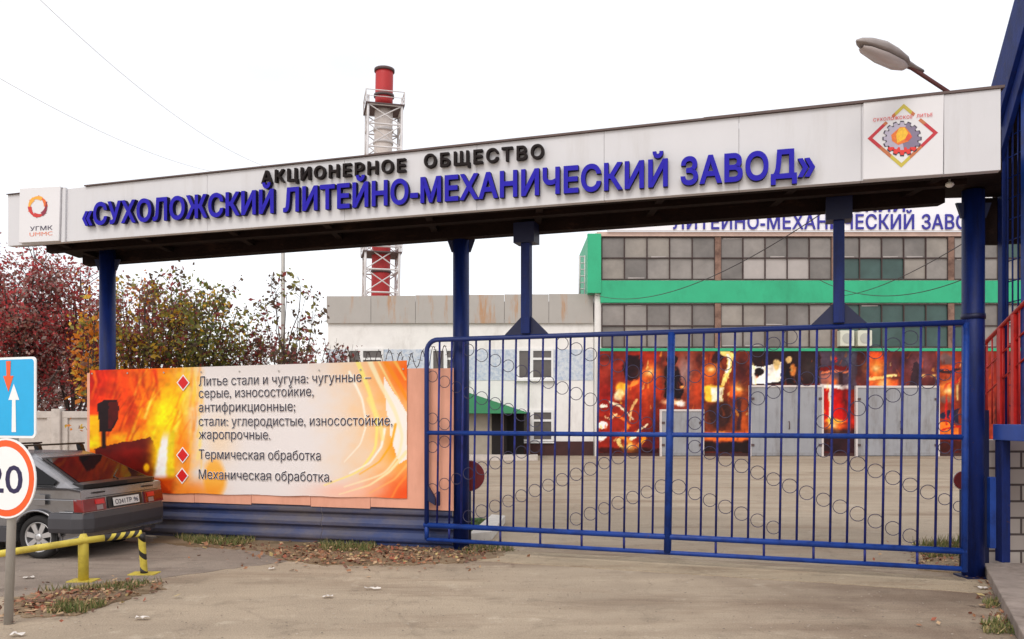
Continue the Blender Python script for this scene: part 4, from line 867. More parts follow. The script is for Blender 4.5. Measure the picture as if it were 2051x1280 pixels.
# street lamp on its arm above the fascia
lamp = empty('street_lamp', P(1898, 182, 8.55), 'grey cobra head street lamp on a rusty arm above the right end of the canopy', 'street lamp')
La, Lb, Lc = P(1899, 184, 8.55), P(1832, 138, 8.25), P(1716, 82, 7.75)
MB().tube([La-Vector((0, 0, .12)), La, Lb+(Lb-Lc).normalized()*-.1], .021, 10).build('arm', mat('arm_rust', srgb(96, 52, 52), .7, .15, 8), lamp)
d = (Lc-Lb); Ln = d.length; d.normalize(); sidev = d.cross(Vector((0, 0, 1))).normalized(); upv = sidev.cross(d).normalized()
prof = [(-.13, .030, .03), (.0, .035, .035), (.15, .045, .05), (.24, .085, .075), (.4, .105, .10), (.6, .11, .11), (.8, .085, .085), (.93, .05, .05), (1.0, .012, .015)]
hd = MB(); rings = []
for t, w_, h_ in prof:
    c = Lb+d*Ln*t; ring_ = []
    for k in range(14):
        a = 2*PI*k/14; y = math.sin(a); ring_.append(c+sidev*w_*math.cos(a)+upv*(h_*y if y > 0 else h_*.35*y))
    rings.append(ring_)
vs = [p_ for r_ in rings for p_ in r_]; fs = [(i*14+k, i*14+(k+1) % 14, (i+1)*14+(k+1) % 14, (i+1)*14+k) for i in range(len(prof)-1) for k in range(14)]+[tuple(range(14)), tuple((len(prof)-1)*14+k for k in range(14))]
hd.add(vs, fs, 0, True); hd.build('head', mat('lamp_shell', srgb(150, 140, 136), .45, .08, 6), lamp)
gl = MB(); rings = []
for t, w_ in ((.2, .05), (.32, .085), (.6, .092), (.85, .065), (.93, .03)):
    c = Lb+d*Ln*t-upv*.03; rings.append([c+sidev*w_*math.cos(PI*k/8)-upv*(.005+.06*math.sin(PI*k/8)*w_/.092) for k in range(9)])
gl.add([p_ for r_ in rings for p_ in r_], [(i*9+k, i*9+k+1, (i+1)*9+k+1, (i+1)*9+k) for i in range(4) for k in range(8)], 0, True); gl.build('diffuser', mat('lamp_glass', srgb(196, 186, 184), .25, .05, 6), lamp, fixn=False)

# small round lamp under the canopy near the right post
u_, z_ = 11.2, 4.27; sp = P(1902, 369, 8.72); sl_ = MB().lathe([(.012, 4.395-sp.z), (.012, .02), (.038, .015), (.045, -.01), (.025, -.03)], sp, 14).build('ceiling_lamp', mat('lamp_white', srgb(250, 250, 245), .3, .01, 5), loc=sp); tag(sl_, 'small white round lamp under the right end of the canopy', 'lamp')

# ------------------------------------------------------------------ sliding gate
gate = empty('sliding_gate', GATE.pt(0, 0), 'blue tubular steel gate with vertical bars and wire rings', 'gate')
GLN = GATE.len; GZ = (.15, .345, 1.6, 2.86)
def gp(u, z, off=0): return GATE.pt(u, z, off)
MB().tube([gp(GLN, GZ[3])]+[gp(.16, GZ[3])]+[gp(.16-.16*math.sin(a), GZ[3]-.16+.16*math.cos(a)) for a in np.linspace(.2, PI/2, 6)]+[gp(0, GZ[1]+.02)], .033, 12).build('top_rail', mat('blue_rail_dark', srgb(24, 46, 112), .4, .12, 6, .05, 80), gate)
MB().tube([gp(-.02, GZ[2]), gp(GLN, GZ[2])], .031, 12).build('middle_rail', BLUE_RAIL, gate)
MB().tube([gp(-.035, GZ[1]), gp(GLN, GZ[1])], .036, 12).build('lower_rail', BLUE_RAIL, gate)
MB().tube([gp(0, GZ[0]), gp(GLN-.03, GZ[0])], .028, 12).build('bottom_rail', BLUE_RAIL, gate)
MB().tube([gp(GLN-.02, GZ[0]-.03), gp(GLN, GZ[3])], .036, 12).build('end_stile', BLUE_RAIL, gate)
MB().tube([gp(.0, GZ[1]), gp(.0, GZ[0])], .03, 10).build('stub', BLUE_RAIL, gate)
US = GATE.uz(1341, 876)[0]
MB().tube([gp(US-.025, GZ[0]), gp(US+.025, GZ[3])], .046, 12).build('middle_stile', BLUE_RAIL, gate)
# bar positions measured along the mid-rail row
barpx = [880, 904.5, 928, 953, 980.5, 1007, 1033, 1059.5, 1087, 1115, 1143, 1171, 1200, 1226.5, 1256, 1285, 1313]
barR = [1381, 1410.5, 1441, 1473, 1505.5, 1537.5, 1569, 1603, 1637, 1670, 1704, 1740, 1775, 1810, 1845, 1881, 1911]
ubar = [GATE.uz(p-(3 if p > 1100 else 2), 872)[0] for p in barpx]+[GATE.uz(p-4, 876)[0] for p in barR]
ubar = [u for u in ubar if .05 < u < GLN-.06]
for u in ubar:
    ln = .02; MB().tube([gp(u-ln, GZ[1]), gp(u+ln, GZ[3])], .0138, 10).build('bar', BLUE_BAR, gate)
for k in (1, 5, 8, 11, 14, 17+2, 17+5, 17+8, 17+11, 17+14):
    if k < len(ubar): MB().tube([gp(ubar[k]-.02, GZ[1]), gp(ubar[k]-.02, GZ[0])], .015, 8).build('stub', BLUE_BAR, gate)
# wire rings in mirrored chevrons about the middle rail
allu = sorted([.0]+ubar+[US, GLN]); rings_ = []; ic = min(range(len(allu)), key=lambda i: abs(allu[i]-US))
for i in range(len(allu)-1):
    uc = (allu[i]+allu[i+1])/2; w = allu[i+1]-allu[i]; k = (i-ic)+.5
    for c in (.57, 0.0, -.57, -1.14):
        dz = .0745*abs(k)+c+.03
        for sgn, lim in ((-1, GZ[2]-GZ[1]), (1, GZ[3]-GZ[2])):
            if .1 < dz < lim-.1: rings_.append((uc, GZ[2]+sgn*dz, min(w/2-.012, .088)))
rings_.sort(key=lambda t: -t[0]); 
def ring_geo(b, u, z, r):
    b.tube([gp(u+r*math.cos(2*PI*j/18), z+r*math.sin(2*PI*j/18)) for j in range(18)], .0048, 5, closed=True)
WIRE = mat('ring_wire', srgb(52, 48, 74), .6, .15, 8)
for u, z, r in rings_[:100]:
    b = MB(); ring_geo(b, u, z, r); b.build('ring', WIRE, gate, fixn=False)
b = MB()
for u, z, r in rings_[100:]: ring_geo(b, u, z, r)
if rings_[100:]: tag(b.build('small_rings', WIRE, gate, fixn=False), kind='stuff')
# hanging struts between canopy and gate top
for px, wpx in ((1054.5, 17), (1680, 20)):
    u = GATE.uz(px, 660)[0]; w = .06
    s_ = MB().obox(gp(u, (GZ[3]+4.3)/2+.02, -.0), GATE.u, w, w, (4.3-GZ[3]-.04)/2).build('strut', BLUE, gate, bevel=.006)
    MB().hexa([gp(u-.30, GZ[3]+.03, .012), gp(u+.30, GZ[3]+.03, .012), gp(u+w, GZ[3]+.27, .012), gp(u-w, GZ[3]+.27, .012)], [gp(u-.30, GZ[3]+.03, -.012), gp(u+.30, GZ[3]+.03, -.012), gp(u+w, GZ[3]+.27, -.012), gp(u-w, GZ[3]+.27, -.012)]).build('gusset', NAVY, s_)
    MB().obox(gp(u, 4.2), GATE.u, .14, .12, .13).build('carriage', NAVY, s_)
# latch hook on the left upright
MB().hexa([gp(.0, .92, .02), gp(.13, .72, .02), gp(.13, .62, .02), gp(.02, .68, .02)], [gp(.0, .92, -.02), gp(.13, .72, -.02), gp(.13, .62, -.02), gp(.02, .68, -.02)]).build('latch', NAVY, gate)

# round dark red discs behind two posts
for (px, py, Y, r, lab) in ((940, 953, 11.65, .215, 'dark red round disc sign half hidden behind the middle canopy post'), (1929, 962, 9.85, .11, 'small dark red disc peeping out left of the right canopy post')):
    c = P(px, py, Y); rt = empty('round_sign', c, lab, 'sign'); MB().lathe([(r*.97, -.012), (r, 0), (r*.97, .012)], c, 28, axis='y').build('plate', REDDISC, rt)
    MB().lathe([(r*1.03, .013), (r*1.03, .02)], c, 28, axis='y').build('backing', FRAME_W, rt)
    MB().tube([c+Vector((0, .035, 0)), (c.x, c.y+.035, 0)], .025, 8).build('stand', NAVY, rt)

# ------------------------------------------------------------------ billboard fence on the left
fe = empty('sheet_fence', FENCE.pt(2.6, 0), 'fence of salmon boards over faded blue corrugated sheets left of the gate', 'fence')
FL = FENCE.uz(906, 1000)[0]+.1
# blue corrugated lower sheets: horizontal waves
def corr(u0, u1, z0, z1, off):
    b = MB(); n = 40; pr = []
    for i in range(n+1):
        t = i/n; z = z0+(z1-z0)*t; ph = (t*3.2) % 1; wv = .0 if ph < .18 else (.045*min(1, (ph-.18)/.16) if ph < .62 else .045*max(0, 1-(ph-.62)/.3)); pr.append((z, wv))
    m = len(pr); vs = []; 
    for u in (u0, u1): vs += [FENCE.pt(u, z, off+w_) for z, w_ in pr]
    for u in (u0, u1): vs += [FENCE.pt(u, z, off+w_-.012) for z, w_ in pr]
    f = []
    for i in range(m-1): f += [(i, i+1, m+i+1, m+i), (2*m+i, 3*m+i, 3*m+i+1, 2*m+i+1)]
    for i in range(m-1): f += [(i, 2*m+i, 2*m+i+1, i+1), (m+i, m+i+1, 3*m+i+1, 3*m+i)]
    b.add(vs, f); return b
for k in range(3):
    a = .02+k*(FL-.1)/3; corr(a, a+(FL-.1)/3-.006, .02, .63, .0+.006*(k % 2)).build('corrugated_sheet', CORR, fe, fixn=True)
# salmon upper boards, slightly different heights and lean
edges = [0.0, .95, 1.9, 2.85, 3.8, 4.72, FENCE.uz(858, 800)[0], FENCE.uz(912, 800)[0]]
for k in range(7):
    a, c = edges[k]+.004, edges[k+1]-.004; zt0 = 2.50+random.uniform(-.015, .015)+(-.03 if k >= 5 else 0); z0_ = .55+random.uniform(-.02, .02)
    if k == 6: zt0 += .02
    MB().hexa([FENCE.pt(a, z0_, .052), FENCE.pt(c, z0_-.005, .052), FENCE.pt(c, zt0, .052), FENCE.pt(a, zt0-.004, .052)], [FENCE.pt(a, z0_, .066), FENCE.pt(c, z0_-.005, .066), FENCE.pt(c, zt0, .066), FENCE.pt(a, zt0-.004, .066)]).build('board', PINK, fe)
for u in (.3, 2.6, 4.9): MB().obox(FENCE.pt(u, 1.2, -.06), FENCE.u, .04, .04, 1.2).build('post', NAVY, fe)
# banner
BO = .085
A = Art(180, 722, 818, 1000, 2.0); N1, N2 = A.n1, A.n2
A.rect(100, 600, 900, 1100, (228, 222, 220))
L = np.clip((405-A.x+N1*50)/70, 0, 1); A.put(L, (232, 152, 48)); A.put(np.clip((370-A.x+N1*60)/80, 0, 1), (226, 112, 28))
A.put(np.clip((290-A.x+N1*70)/110, 0, 1)*np.clip((900-A.y)/150, 0, 1), (196, 54, 14)); A.blob(186, 760, 40, 60, (150, 24, 14), .8, 0, 1, 8); A.blob(245, 790, 30, 60, (222, 82, 20), .8, 0, 1, 12)
A.blob(265, 815, 16, 50, (140, 36, 14), .75, 15, 1, 10); A.blob(330, 830, 38, 80, (240, 176, 40), .9, 8, 1, 10); A.blob(330, 832, 32, 62, (246, 228, 40), 1, 10, 1, 8); A.blob(372, 780, 14, 70, (238, 206, 90), .8, 5, 1, 6)
A.blob(255, 875, 70, 16, (248, 186, 60), .9, -12, 1, 8); A.rect(178, 832, 200, 896, (246, 196, 40), .95, 6); A.blob(185, 890, 18, 14, (244, 224, 60), .9)
for i in range(70):
    x_ = random.uniform(215, 360); y_ = random.uniform(790, 900); c_ = random.choice([(252, 226, 60), (250, 196, 40), (240, 140, 30), (214, 84, 20), (252, 240, 150)]) if x_ > 262 else random.choice([(214, 84, 20), (168, 40, 14), (236, 130, 30), (120, 26, 14)])
    k_ = random.uniform(10, 34); A.stroke([(x_, y_), (x_+k_*.35, y_-k_), (x_+k_*.9+random.uniform(-6, 6), y_-k_*1.9)], random.uniform(2, 7), .5, c_, random.uniform(.3, .6), 4)
for i in range(26):
    x_ = random.uniform(182, 330); A.stroke([(x_, 742), (x_+random.uniform(-8, 8), 765), (x_+random.uniform(-14, 14), 800)], random.uniform(3, 9), 1, random.choice([(238, 110, 30), (150, 30, 14), (222, 80, 20), (246, 150, 50)]), .4, 5)
for i in range(30):
    x_ = random.uniform(352, 402); y_ = random.uniform(740, 960); A.stroke([(x_, y_), (x_+4, y_-25), (x_+2, y_-55)], random.uniform(3, 8), 1, random.choice([(246, 220, 120), (222, 130, 40), (240, 190, 70)]), .45, 5)
A.poly([(210, 894), (300, 874), (312, 900), (320, 960), (340, 990), (200, 1000), (190, 900)], (86, 22, 12), 1, 6); A.blob(265, 905, 40, 14, (122, 30, 14), .7, -10, 1, 8)
A.poly([(196, 808), (212, 800), (234, 802), (238, 816), (236, 838), (222, 866), (198, 866)], (34, 16, 22), 1, 2); A.rect(204, 862, 212, 898, (34, 14, 16), 1, 2)
A.poly([(218, 806), (236, 806), (237, 830), (222, 860), (216, 860)], (84, 18, 18), .8, 2)
A.blob(326, 915, 22, 60, (244, 190, 50), .9, 0, 1, 6); A.blob(322, 900, 26, 70, (250, 216, 50), .95, 6, 1, 6); A.put(np.clip((1-np.abs((A.x-326-(905-A.y)*.12+N1*10)/(9+np.clip(A.y-850, 0, 110)*.09)))*2, 0, 1)*np.clip((A.y-858)/25, 0, 1)*np.clip((962-A.y)/6, 0, 1), (250, 244, 240)); A.put(np.clip((1-np.abs((A.x-342+N1*8)/9))*2, 0, 1)*np.clip((A.y-840)/40, 0, 1)*np.clip((962-A.y)/6, 0, 1), (224, 210, 80), .8)
A.blob(292, 938, 7, 10, (250, 190, 60), 1, 0, .5, 3); A.rect(180, 958, 350, 1000, (140, 34, 18), .75, 14); A.blob(370, 900, 16, 40, (214, 120, 40), .7, 0, 1, 6)
A.blob(372, 985, 60, 30, (226, 128, 60), .7, 0, 1, 8); A.blob(430, 960, 26, 50, (240, 176, 90), .95, 0, .35, 3); A.rect(352, 975, 440, 1000, (232, 150, 72), .7, 20)
A.blob(440, 880, 40, 60, (236, 206, 168), .5)
# right side: peach fade with orange and white ribbons
Rr = np.clip((A.x-600-(A.y-722)*.1+N2*60)/170, 0, 1); A.put(Rr**1.6, (240, 188, 128), .9); A.blob(825, 745, 70, 60, (234, 110, 44), 1, 30, 1, 8); A.blob(820, 985, 120, 50, (212, 92, 52), 1, -22, 1, 8); A.blob(800, 900, 30, 40, (238, 160, 60), .8); A.blob(690, 985, 90, 24, (236, 190, 172), .8)
A.poly([(768, 752), (800, 800), (814, 830), (816, 920), (798, 930), (780, 870)], (246, 240, 236), .95, 4)
for pts, w0, w1, c, a in (([(740, 722), (762, 770), (790, 820), (806, 870), (800, 910), (770, 950), (690, 975)], 10, 2, (250, 232, 200), .9), ([(716, 722), (742, 790), (756, 850), (752, 900), (720, 945), (650, 972)], 9, 2, (250, 228, 150), .9),
        ([(700, 745), (726, 800), (734, 850), (722, 890), (690, 925)], 5, 1, (252, 246, 236), .9), ([(770, 722), (800, 770), (815, 800)], 9, 5, (248, 150, 60), .9), ([(790, 722), (812, 760)], 6, 3, (252, 196, 120), .9), ([(758, 724), (786, 776), (800, 800)], 4, 2, (254, 226, 170), .9),
        ([(814, 905), (780, 945), (740, 972), (680, 990)], 7, 1, (252, 230, 190), .95), ([(816, 930), (790, 960), (740, 988)], 5, 1, (250, 190, 130), .9), ([(792, 850), (784, 890), (760, 925), (720, 950)], 5, 1, (244, 170, 50), .9), ([(770, 860), (764, 895), (740, 928), (700, 948)], 6, 1, (254, 250, 244), .9), ([(740, 800), (762, 850), (766, 880)], 12, 6, (248, 226, 160), .7), ([(816, 950), (796, 975), (784, 998)], 5, 3, (246, 150, 90), .9)):
    A.stroke(pts, w0, w1, c, a, 3)
A.c *= (1+.10*A.n1[..., None]*np.clip((420-A.x)/80, 0, 1)[..., None]*2)
hf = noise2(A.w, A.h, 5, 2, 8)-.5; A.c *= (1+.30*hf*np.clip((400-A.x)/60, 0, 1)*(1-.8*np.exp(-((A.x-328)/14)**2)*(A.y > 850)))[..., None]
BU0, BU1 = FENCE.uz(180, 860, BO)[0], FENCE.uz(815, 860, BO)[0]
bt0, bt1, bb0, bb1 = FENCE.uz(180, 742, BO)[1], FENCE.uz(815, 722, BO)[1], FENCE.uz(350, 989, BO)[1], FENCE.uz(815, 998, BO)[1]
def bplace(x, y):
    u, z = FENCE.uz(x, y, BO); t = (u-BU0)/(BU1-BU0); zt1 = bt0+(bt1-bt0)*t; zb1 = bb0+(bb1-bb0)*t
    ty = (y-(742+(722-742)*(x-180)/635))/((985+(998-985)*(x-180)/635)-(742+(722-742)*(x-180)/635)); ty = min(max(ty, 0), 1)
    rip = .006*math.sin(u*3.1+ty*2)+.004*math.sin(u*9+1)*ty
    return FENCE.pt(min(max(u, BU0), BU1), zt1+(zb1-zt1)*ty+(.006*math.sin(u*7) if ty >= 1 else 0), BO+rip*.6)
ban = empty('banner', FENCE.pt(2.6, .7, BO), 'flame printed banner listing casting services hung on the salmon boards', 'banner')
A.build('print', bplace, mat_art('banner_print', .45), parent=ban)
HALO = WHITE_INK
TL_ = [('Литье стали и чугуна: чугунные –', 398, 773, 743, 764), ('серые, износостойкие,', 398, 797, 628, 793), ('антифрикционные;', 398, 825, 591, 823), ('стали: углеродистые, износостойкие,', 398, 853, 786, 852), ('жаропрочные.', 398, 879, 541, 880), ('Термическая обработка', 398, 919, 642, 922), ('Механическая обработка.', 398, 959, 664, 965)]
for body, xa_, ya_, xb_, yb_ in TL_:
    words(body, (xa_, ya_), (xb_, yb_), 19, BO+.012, HALO, ban, FENCE, .026, name='text_halo'); words(body, (xa_, ya_), (xb_, yb_), 19, BO+.016, INK, ban, FENCE, .0, name='lettering')
for bx, by in ((375, 767), (374, 911), (373, 952)):
    for r_, m_, o_ in ((16.5, HALO, .011), (13.5, RED_INK, .0135)):
        flat([(bx, by-r_), (bx+r_*.78, by), (bx, by+r_), (bx-r_*.78, by)], BO+o_, 'bullet_mark', m_, ban, FENCE)
for k in range(9):
    u = BU0+.05+(BU1-BU0-.1)*k/8; MB().lathe([(.012, -.004), (.012, .0)], FENCE.pt(u, bt0-.05, BO+.012), 10, axis='y').build('eyelet', GALV, ban)
# coil of barbed wire along the fence top, right part
bw = MB(); pts = []; n = 420; u0_, u1_ = FENCE.uz(640, 715)[0], FENCE.uz(925, 715)[0]
for i in range(n+1):
    t = i/n; a = t*2*PI*13; r_ = .13+.03*math.sin(t*17); pts.append(FENCE.pt(u0_+(u1_-u0_)*t+.05*math.cos(a), 2.62+.03*math.sin(t*9)+r_*math.sin(a), -.12+r_*math.cos(a)))
bw.tube(pts, .0055, 4, caps=False)
for i in range(0, n, 5):
    p_ = pts[i]; d_ = Vector((random.gauss(0, 1), random.gauss(0, 1), random.gauss(0, 1))).normalized()*.035; bw.tube([p_-d_, p_+d_], .004, 3, caps=False)
tag(bw.build('barbed_wire', RUST, loc=FENCE.pt(u0_, 2.5, -.12), fixn=False), 'rusty barbed wire coil along the fence top between billboard and gate', 'barbed wire')
# white kerb and lawn inside the gate
KP = [G(940, 1076), G(985, 1082), G(1010, 1050), G(968, 1046)]
kb = MB().hexa([Vector((*p_.xy, 0)) for p_ in (G(938, 1087), G(985, 1082), G(1012, 1048), G(985, 1045))], [Vector((*p_.xy, .13)) for p_ in (G(938, 1087), G(985, 1082), G(1012, 1048), G(985, 1045))]).build('kerb', mat('white_kerb', srgb(206, 200, 192), .8, .1, 6, .3, 40), loc=G(985, 1082), bevel=.01); tag(kb, kind='structure')
sheet('lawn', ragged([G(900, 1090), G(940, 1086), G(988, 1046), G(960, 1040), G(890, 1046)], .02), .03, mat('lawn_soil', srgb(52, 92, 30), .9, .25, 8))

# ------------------------------------------------------------------ right side: raised stair landing, railing, screen, brick wall
apron = [(5.46, 9.54), (3.55, 5.5), (9, 5.5), (9, 9.54)]
tag(MB().hexa([(x, y, 0) for x, y in apron], [(x, y, .13) for x, y in apron]).build('kerb_slab', KERBM, loc=(5.46, 9.54, 0), bevel=.015), kind='structure')
LX = 5.66
lan = empty('stair_landing', (LX, 9.7, 0), 'blue steel landing on a square post at the right edge', 'landing')
MB().box((LX, 6.6, 1.55), (9, 9.70, 1.735)).build('deck', mat('landing_blue', srgb(40, 78, 168), .45, .1, 4), lan, bevel=.008)
MB().box((LX+.02, 9.55, .13), (LX+.12, 9.69, 1.549)).build('post', BLUE, lan, bevel=.008); MB().box((LX+.02, 6.65, .13), (LX+.12, 6.79, 1.549)).build('post', BLUE, lan, bevel=.008)
MB().box((5.55, 9.72, 0), (5.63, 9.84, 1.9)).build('side_post', NAVY, lan)
bwll = MB().box((5.75, 9.95, 0), (9, 10.25, 1.54)).build('brick_wall', BRICK, loc=(5.75, 9.95, 0)); tag(bwll, 'whitewashed brick wall under the blue landing at the right edge', 'wall')
rl = empty('stair_railing', (LX+.04, 9.9, 1.74), 'red stair railing rising to the right above the blue landing', 'railing')
rz_ = lambda Y: 2.68+.5*(10.0-Y); RX = LX+.05; Y0, Y1 = 10.05, 6.8
for h, r_ in ((0, .026), (-.32, .012), (-.62, .012)): MB().tube([(RX, Y0, rz_(Y0)+h), (RX, Y1, rz_(Y1)+h)], r_, 8).build('rail', RAILRED, rl)
for Y in (9.98, 9.62, 9.36, 8.4, 7.4): MB().box((RX-.028, Y-.028, 1.737), (RX+.028, Y+.028, rz_(Y)-.015)).build('post', RAILRED, rl)
k = 0
Y = 9.9
while Y > 6.9:
    MB().tube([(RX, Y, 1.737), (RX, Y, rz_(Y))], .010, 6).build('baluster', RAILRED, rl); Y -= .105
sh = empty('stair_shelter', (LX, 9.6, 1.74), 'dark blue stair shelter with a barred screen and steep roof edge', 'shelter')
SX = LX+.06
for Y in (9.66, 9.22, 8.2, 7.1): MB().box((SX, Y-.045, 1.737), (SX+.08, Y+.045, 5.3+1.6*(9.6-Y))).build('post', BLUE if Y > 9.5 else BLUE_RAIL, sh, bevel=.006)
scr = MB()
for k in range(24):
    Y = 9.58-k*.105
    scr.box((SX+.03, Y-.007, 1.737), (SX+.044, Y+.007, 5.2+1.6*(9.6-Y)))
for k in range(16):
    z = 1.95+k*.24; scr.box((SX+.046, 7.1, z-.006), (SX+.058, 9.62, z+.006))
scr.build('screen', BLUE, sh)
MB().add([(SX+1.2, 6.6, 1.737), (SX+1.2, 9.9, 1.737), (SX+1.2, 9.9, 5.3), (SX+1.2, 6.6, 10.5), (SX+1.25, 6.6, 1.737), (SX+1.25, 9.9, 1.737), (SX+1.25, 9.9, 5.3), (SX+1.25, 6.6, 10.5)], [(0,1,2,3),(4,5,6,7),(0,1,5,4),(1,2,6,5),(2,3,7,6),(3,0,4,7)]).build('wall', NAVY, sh)
def roofbar(dx, dz, w, h, m, name):
    MB().bar((SX+dx, 9.72, 5.05+dz), (SX+dx, 8.2, 5.05+1.75*1.52+dz), w, h, up=(1, 0, 0)).build(name, m, sh, bevel=.006)
roofbar(-.05, .22, .34, .10, BLUE, 'roof_edge'); roofbar(-.02, -.30, .14, .06, BLUE, 'roof_trim')
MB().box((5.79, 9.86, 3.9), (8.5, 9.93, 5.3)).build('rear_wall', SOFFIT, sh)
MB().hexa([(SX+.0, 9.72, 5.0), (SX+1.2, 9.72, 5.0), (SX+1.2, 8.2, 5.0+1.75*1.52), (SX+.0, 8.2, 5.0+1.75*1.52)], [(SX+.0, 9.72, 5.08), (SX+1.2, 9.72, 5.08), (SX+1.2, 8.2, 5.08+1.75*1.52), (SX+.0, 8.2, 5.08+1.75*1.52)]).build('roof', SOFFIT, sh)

# ------------------------------------------------------------------ road sign at the left
SG = Vector((-4.445, 7.27, 0)); sg = empty('road_sign', SG, 'road sign post with round 20 limit plate under a blue arrow plate', 'road sign')
MB().tube([SG, SG+Vector((.075, .0, 2.32))], .038, 12).build('pole', GALV, sg)
phi = rad(20); su = Vector((math.cos(phi), -math.sin(phi), 0)); sn = Vector((-math.sin(phi), -math.cos(phi), 0)); sc_ = SG+Vector((.035, 0, 0))
def SP(a, z, o): return sc_+su*a+sn*o+Vector((0, 0, z))
def sdisc(r, z, o0, o1, m, name, parent, n=40):
    b = MB(); b.hexa([SP(r*math.cos(2*PI*k/n), z+r*math.sin(2*PI*k/n), o0) for k in range(n)], [SP(r*math.cos(2*PI*k/n), z+r*math.sin(2*PI*k/n), o1) for k in range(n)]); return b.build(name, m, parent)
zc = EYE-127*7.27/F
rim_w = mat('sign_rim_white', srgb(240, 240, 240), .4, .02, 8); sred = mat('sign_orange_red', srgb(238, 92, 34), .35, .03, 8)
d1 = sdisc(.352, zc, .05, .062, rim_w, 'speed_plate', sg); sdisc(.335, zc, .0625, .0635, sred, 'red_border', d1); sdisc(.278, zc, .064, .065, rim_w, 'white_field', d1)
SPL = VPlane((sc_.x, sc_.y), (sc_.x+su.x, sc_.y+su.y)); SPL.n = sn
v, f = text_on(SPL, '20', -.225, .205, zc-.125, .25, .0665, 0, .01); MB().add(v, f).build('lettering', mat('sign_black', srgb(36, 26, 74), .5, .05, 8), d1, fixn=False)
zb_ = EYE-44*7.27/F-.01; zt_ = zb_+.70
def rrect(w, h, r, cz, n=5):
    pts = []
    for (sx, sz, a0) in ((1, 1, 0), (-1, 1, PI/2), (-1, -1, PI), (1, -1, 3*PI/2)):
        for k in range(n+1): a = a0+PI/2*k/n; pts.append((sx*(w-r)+r*math.cos(a), cz+sz*(h-r)+r*math.sin(a)))
    return pts
def splate(w, h, r, cz, o0, o1, m, name, parent):
    q = rrect(w, h, r, cz); return MB().hexa([SP(a, z, o0) for a, z in q], [SP(a, z, o1) for a, z in q]).build(name, m, parent)
czz = (zb_+zt_)/2; pa = .06
sc_ = sc_+su*.0
d2 = splate(.352, .352, .04, czz, .05, .062, rim_w, 'arrow_plate', sg); splate(.332, .332, .03, czz, .0625, .0635, mat('sign_cyan', srgb(22, 170, 226), .35, .04, 8), 'blue_field', d2)
def arrow(a, z0, z1, w, hw, hl, m, up_):
    s_ = 1 if up_ else -1; tip = z1 if up_ else z0; tail = z0 if up_ else z1; nk = tip-s_*hl
    q = [(a-w, tail), (a+w, tail), (a+w*.8, nk), (a+hw, nk), (a, tip), (a-hw, nk), (a-w*.8, nk)]
    MB().add([SP(x, z, .066) for x, z in q], [tuple(range(7))]).build('arrow', m, d2, fixn=False)
arrow(.035, czz+.05, czz+.32, .028, .062, .14, sred, False); arrow(.10, czz-.30, czz+.12, .026, .065, .14, rim_w, True)

# ------------------------------------------------------------------ yellow barrier
ba = empty('yellow_barrier', Vector((-4.74, 9.11, 0)), 'low yellow pipe barrier with black striped right end before the car', 'barrier')
B1, B2 = G(167, 1164), G(289, 1150); T1 = P(167, 1083, 9.11); T2 = P(283, 1068, 9.5); T0 = T1+(T1-T2)*2.2+Vector((0, -.28, -.02))
MB().tube([T0, T1, T1.lerp(T2, .35)], .037, 14).build('rail', YEL, ba)
rs = MB(); e = T1.lerp(T2, .35); nn = 8
for k in range(nn): rs.tube([e.lerp(T2, k/nn), e.lerp(T2, (k+1)/nn)], .0375, 14, mi=(k // 1) % 2, caps=(k == nn-1))
# shear the stripes a little so they wrap as a spiral would
for v_ in rs.v: 
    d_ = (v_-e).dot((T2-e).normalized()); v_ += (T2-e).normalized()*(v_.z-(e.z+(T2.z-e.z)*d_/(T2-e).length))*(.8 if .01 < d_ < (T2-e).length-.01 else 0)
rs.build('striped_rail', [BLK, YEL], ba)
MB().tube([B1, Vector((B1.x, B1.y, T1.z+.02)), Vector((B1.x, B1.y, T1.z+.07))], [.054, .054, .03], 16).build('post', YEL, ba)
MB().box((B1.x-.14, B1.y-.10, .0), (B1.x+.14, B1.y+.10, .014)).build('base_plate', YEL, ba)
ps = MB(); nn = 7; top = T2-Vector((0, 0, .0)); bot = Vector((B2.x, B2.y, .0))
for k in range(nn): ps.tube([bot.lerp(top, k/nn), bot.lerp(top, (k+1)/nn)], .042, 14, mi=[0, 1, 1, 0, 1, 1, 0][k], caps=(k in (0, nn-1)))
for v_ in ps.v:
    if .02 < v_.z < top.z-.02: v_.z -= (v_.x-(bot.x+(top.x-bot.x)*v_.z/top.z))*.9
ps.build('striped_post', [BLK, YEL], ba)
MB().box((B2.x-.15, B2.y-.10, .0), (B2.x+.15, B2.y+.10, .014)).build('base_plate', YEL, ba)

# ------------------------------------------------------------------ parked hatchback (local axes: x forward from the rear, y left)
TH = rad(12); CR = (-6.07+.76*math.cos(TH)+.8*math.sin(TH), 10.5-.76*math.sin(TH)+.8*math.cos(TH), 0)
car = empty('parked_car', CR, 'grey hatchback with roof bars and black tail spoiler parked before the billboard', 'car', rz=PI-TH); car.scale = (.985, .985, .965)
PAINT = mat('car_silver', srgb(150, 149, 152), .24, .07, 2, metal=.75, spec=.6, col2=srgb(120, 116, 114), thr=(.5, .8)); CLAD = mat('car_cladding', srgb(62, 60, 64), .5, .08, 6)
CGLASS = mat('car_glass', srgb(10, 9, 10), .06, .1, 3, spec=.22); BLACKP = mat('car_black_plastic', srgb(26, 24, 26), .4, .1, 8); CHROME = mat('alloy', srgb(200, 198, 198), .3, .06, 8, metal=.6)
TAIL = mat('tail_red', srgb(122, 6, 12), .15, .15, 14, spec=.7); TAILC = mat('tail_clear', srgb(150, 130, 130), .15, .1, 14)
RAX, FAX, AR = .76, 3.22, .345
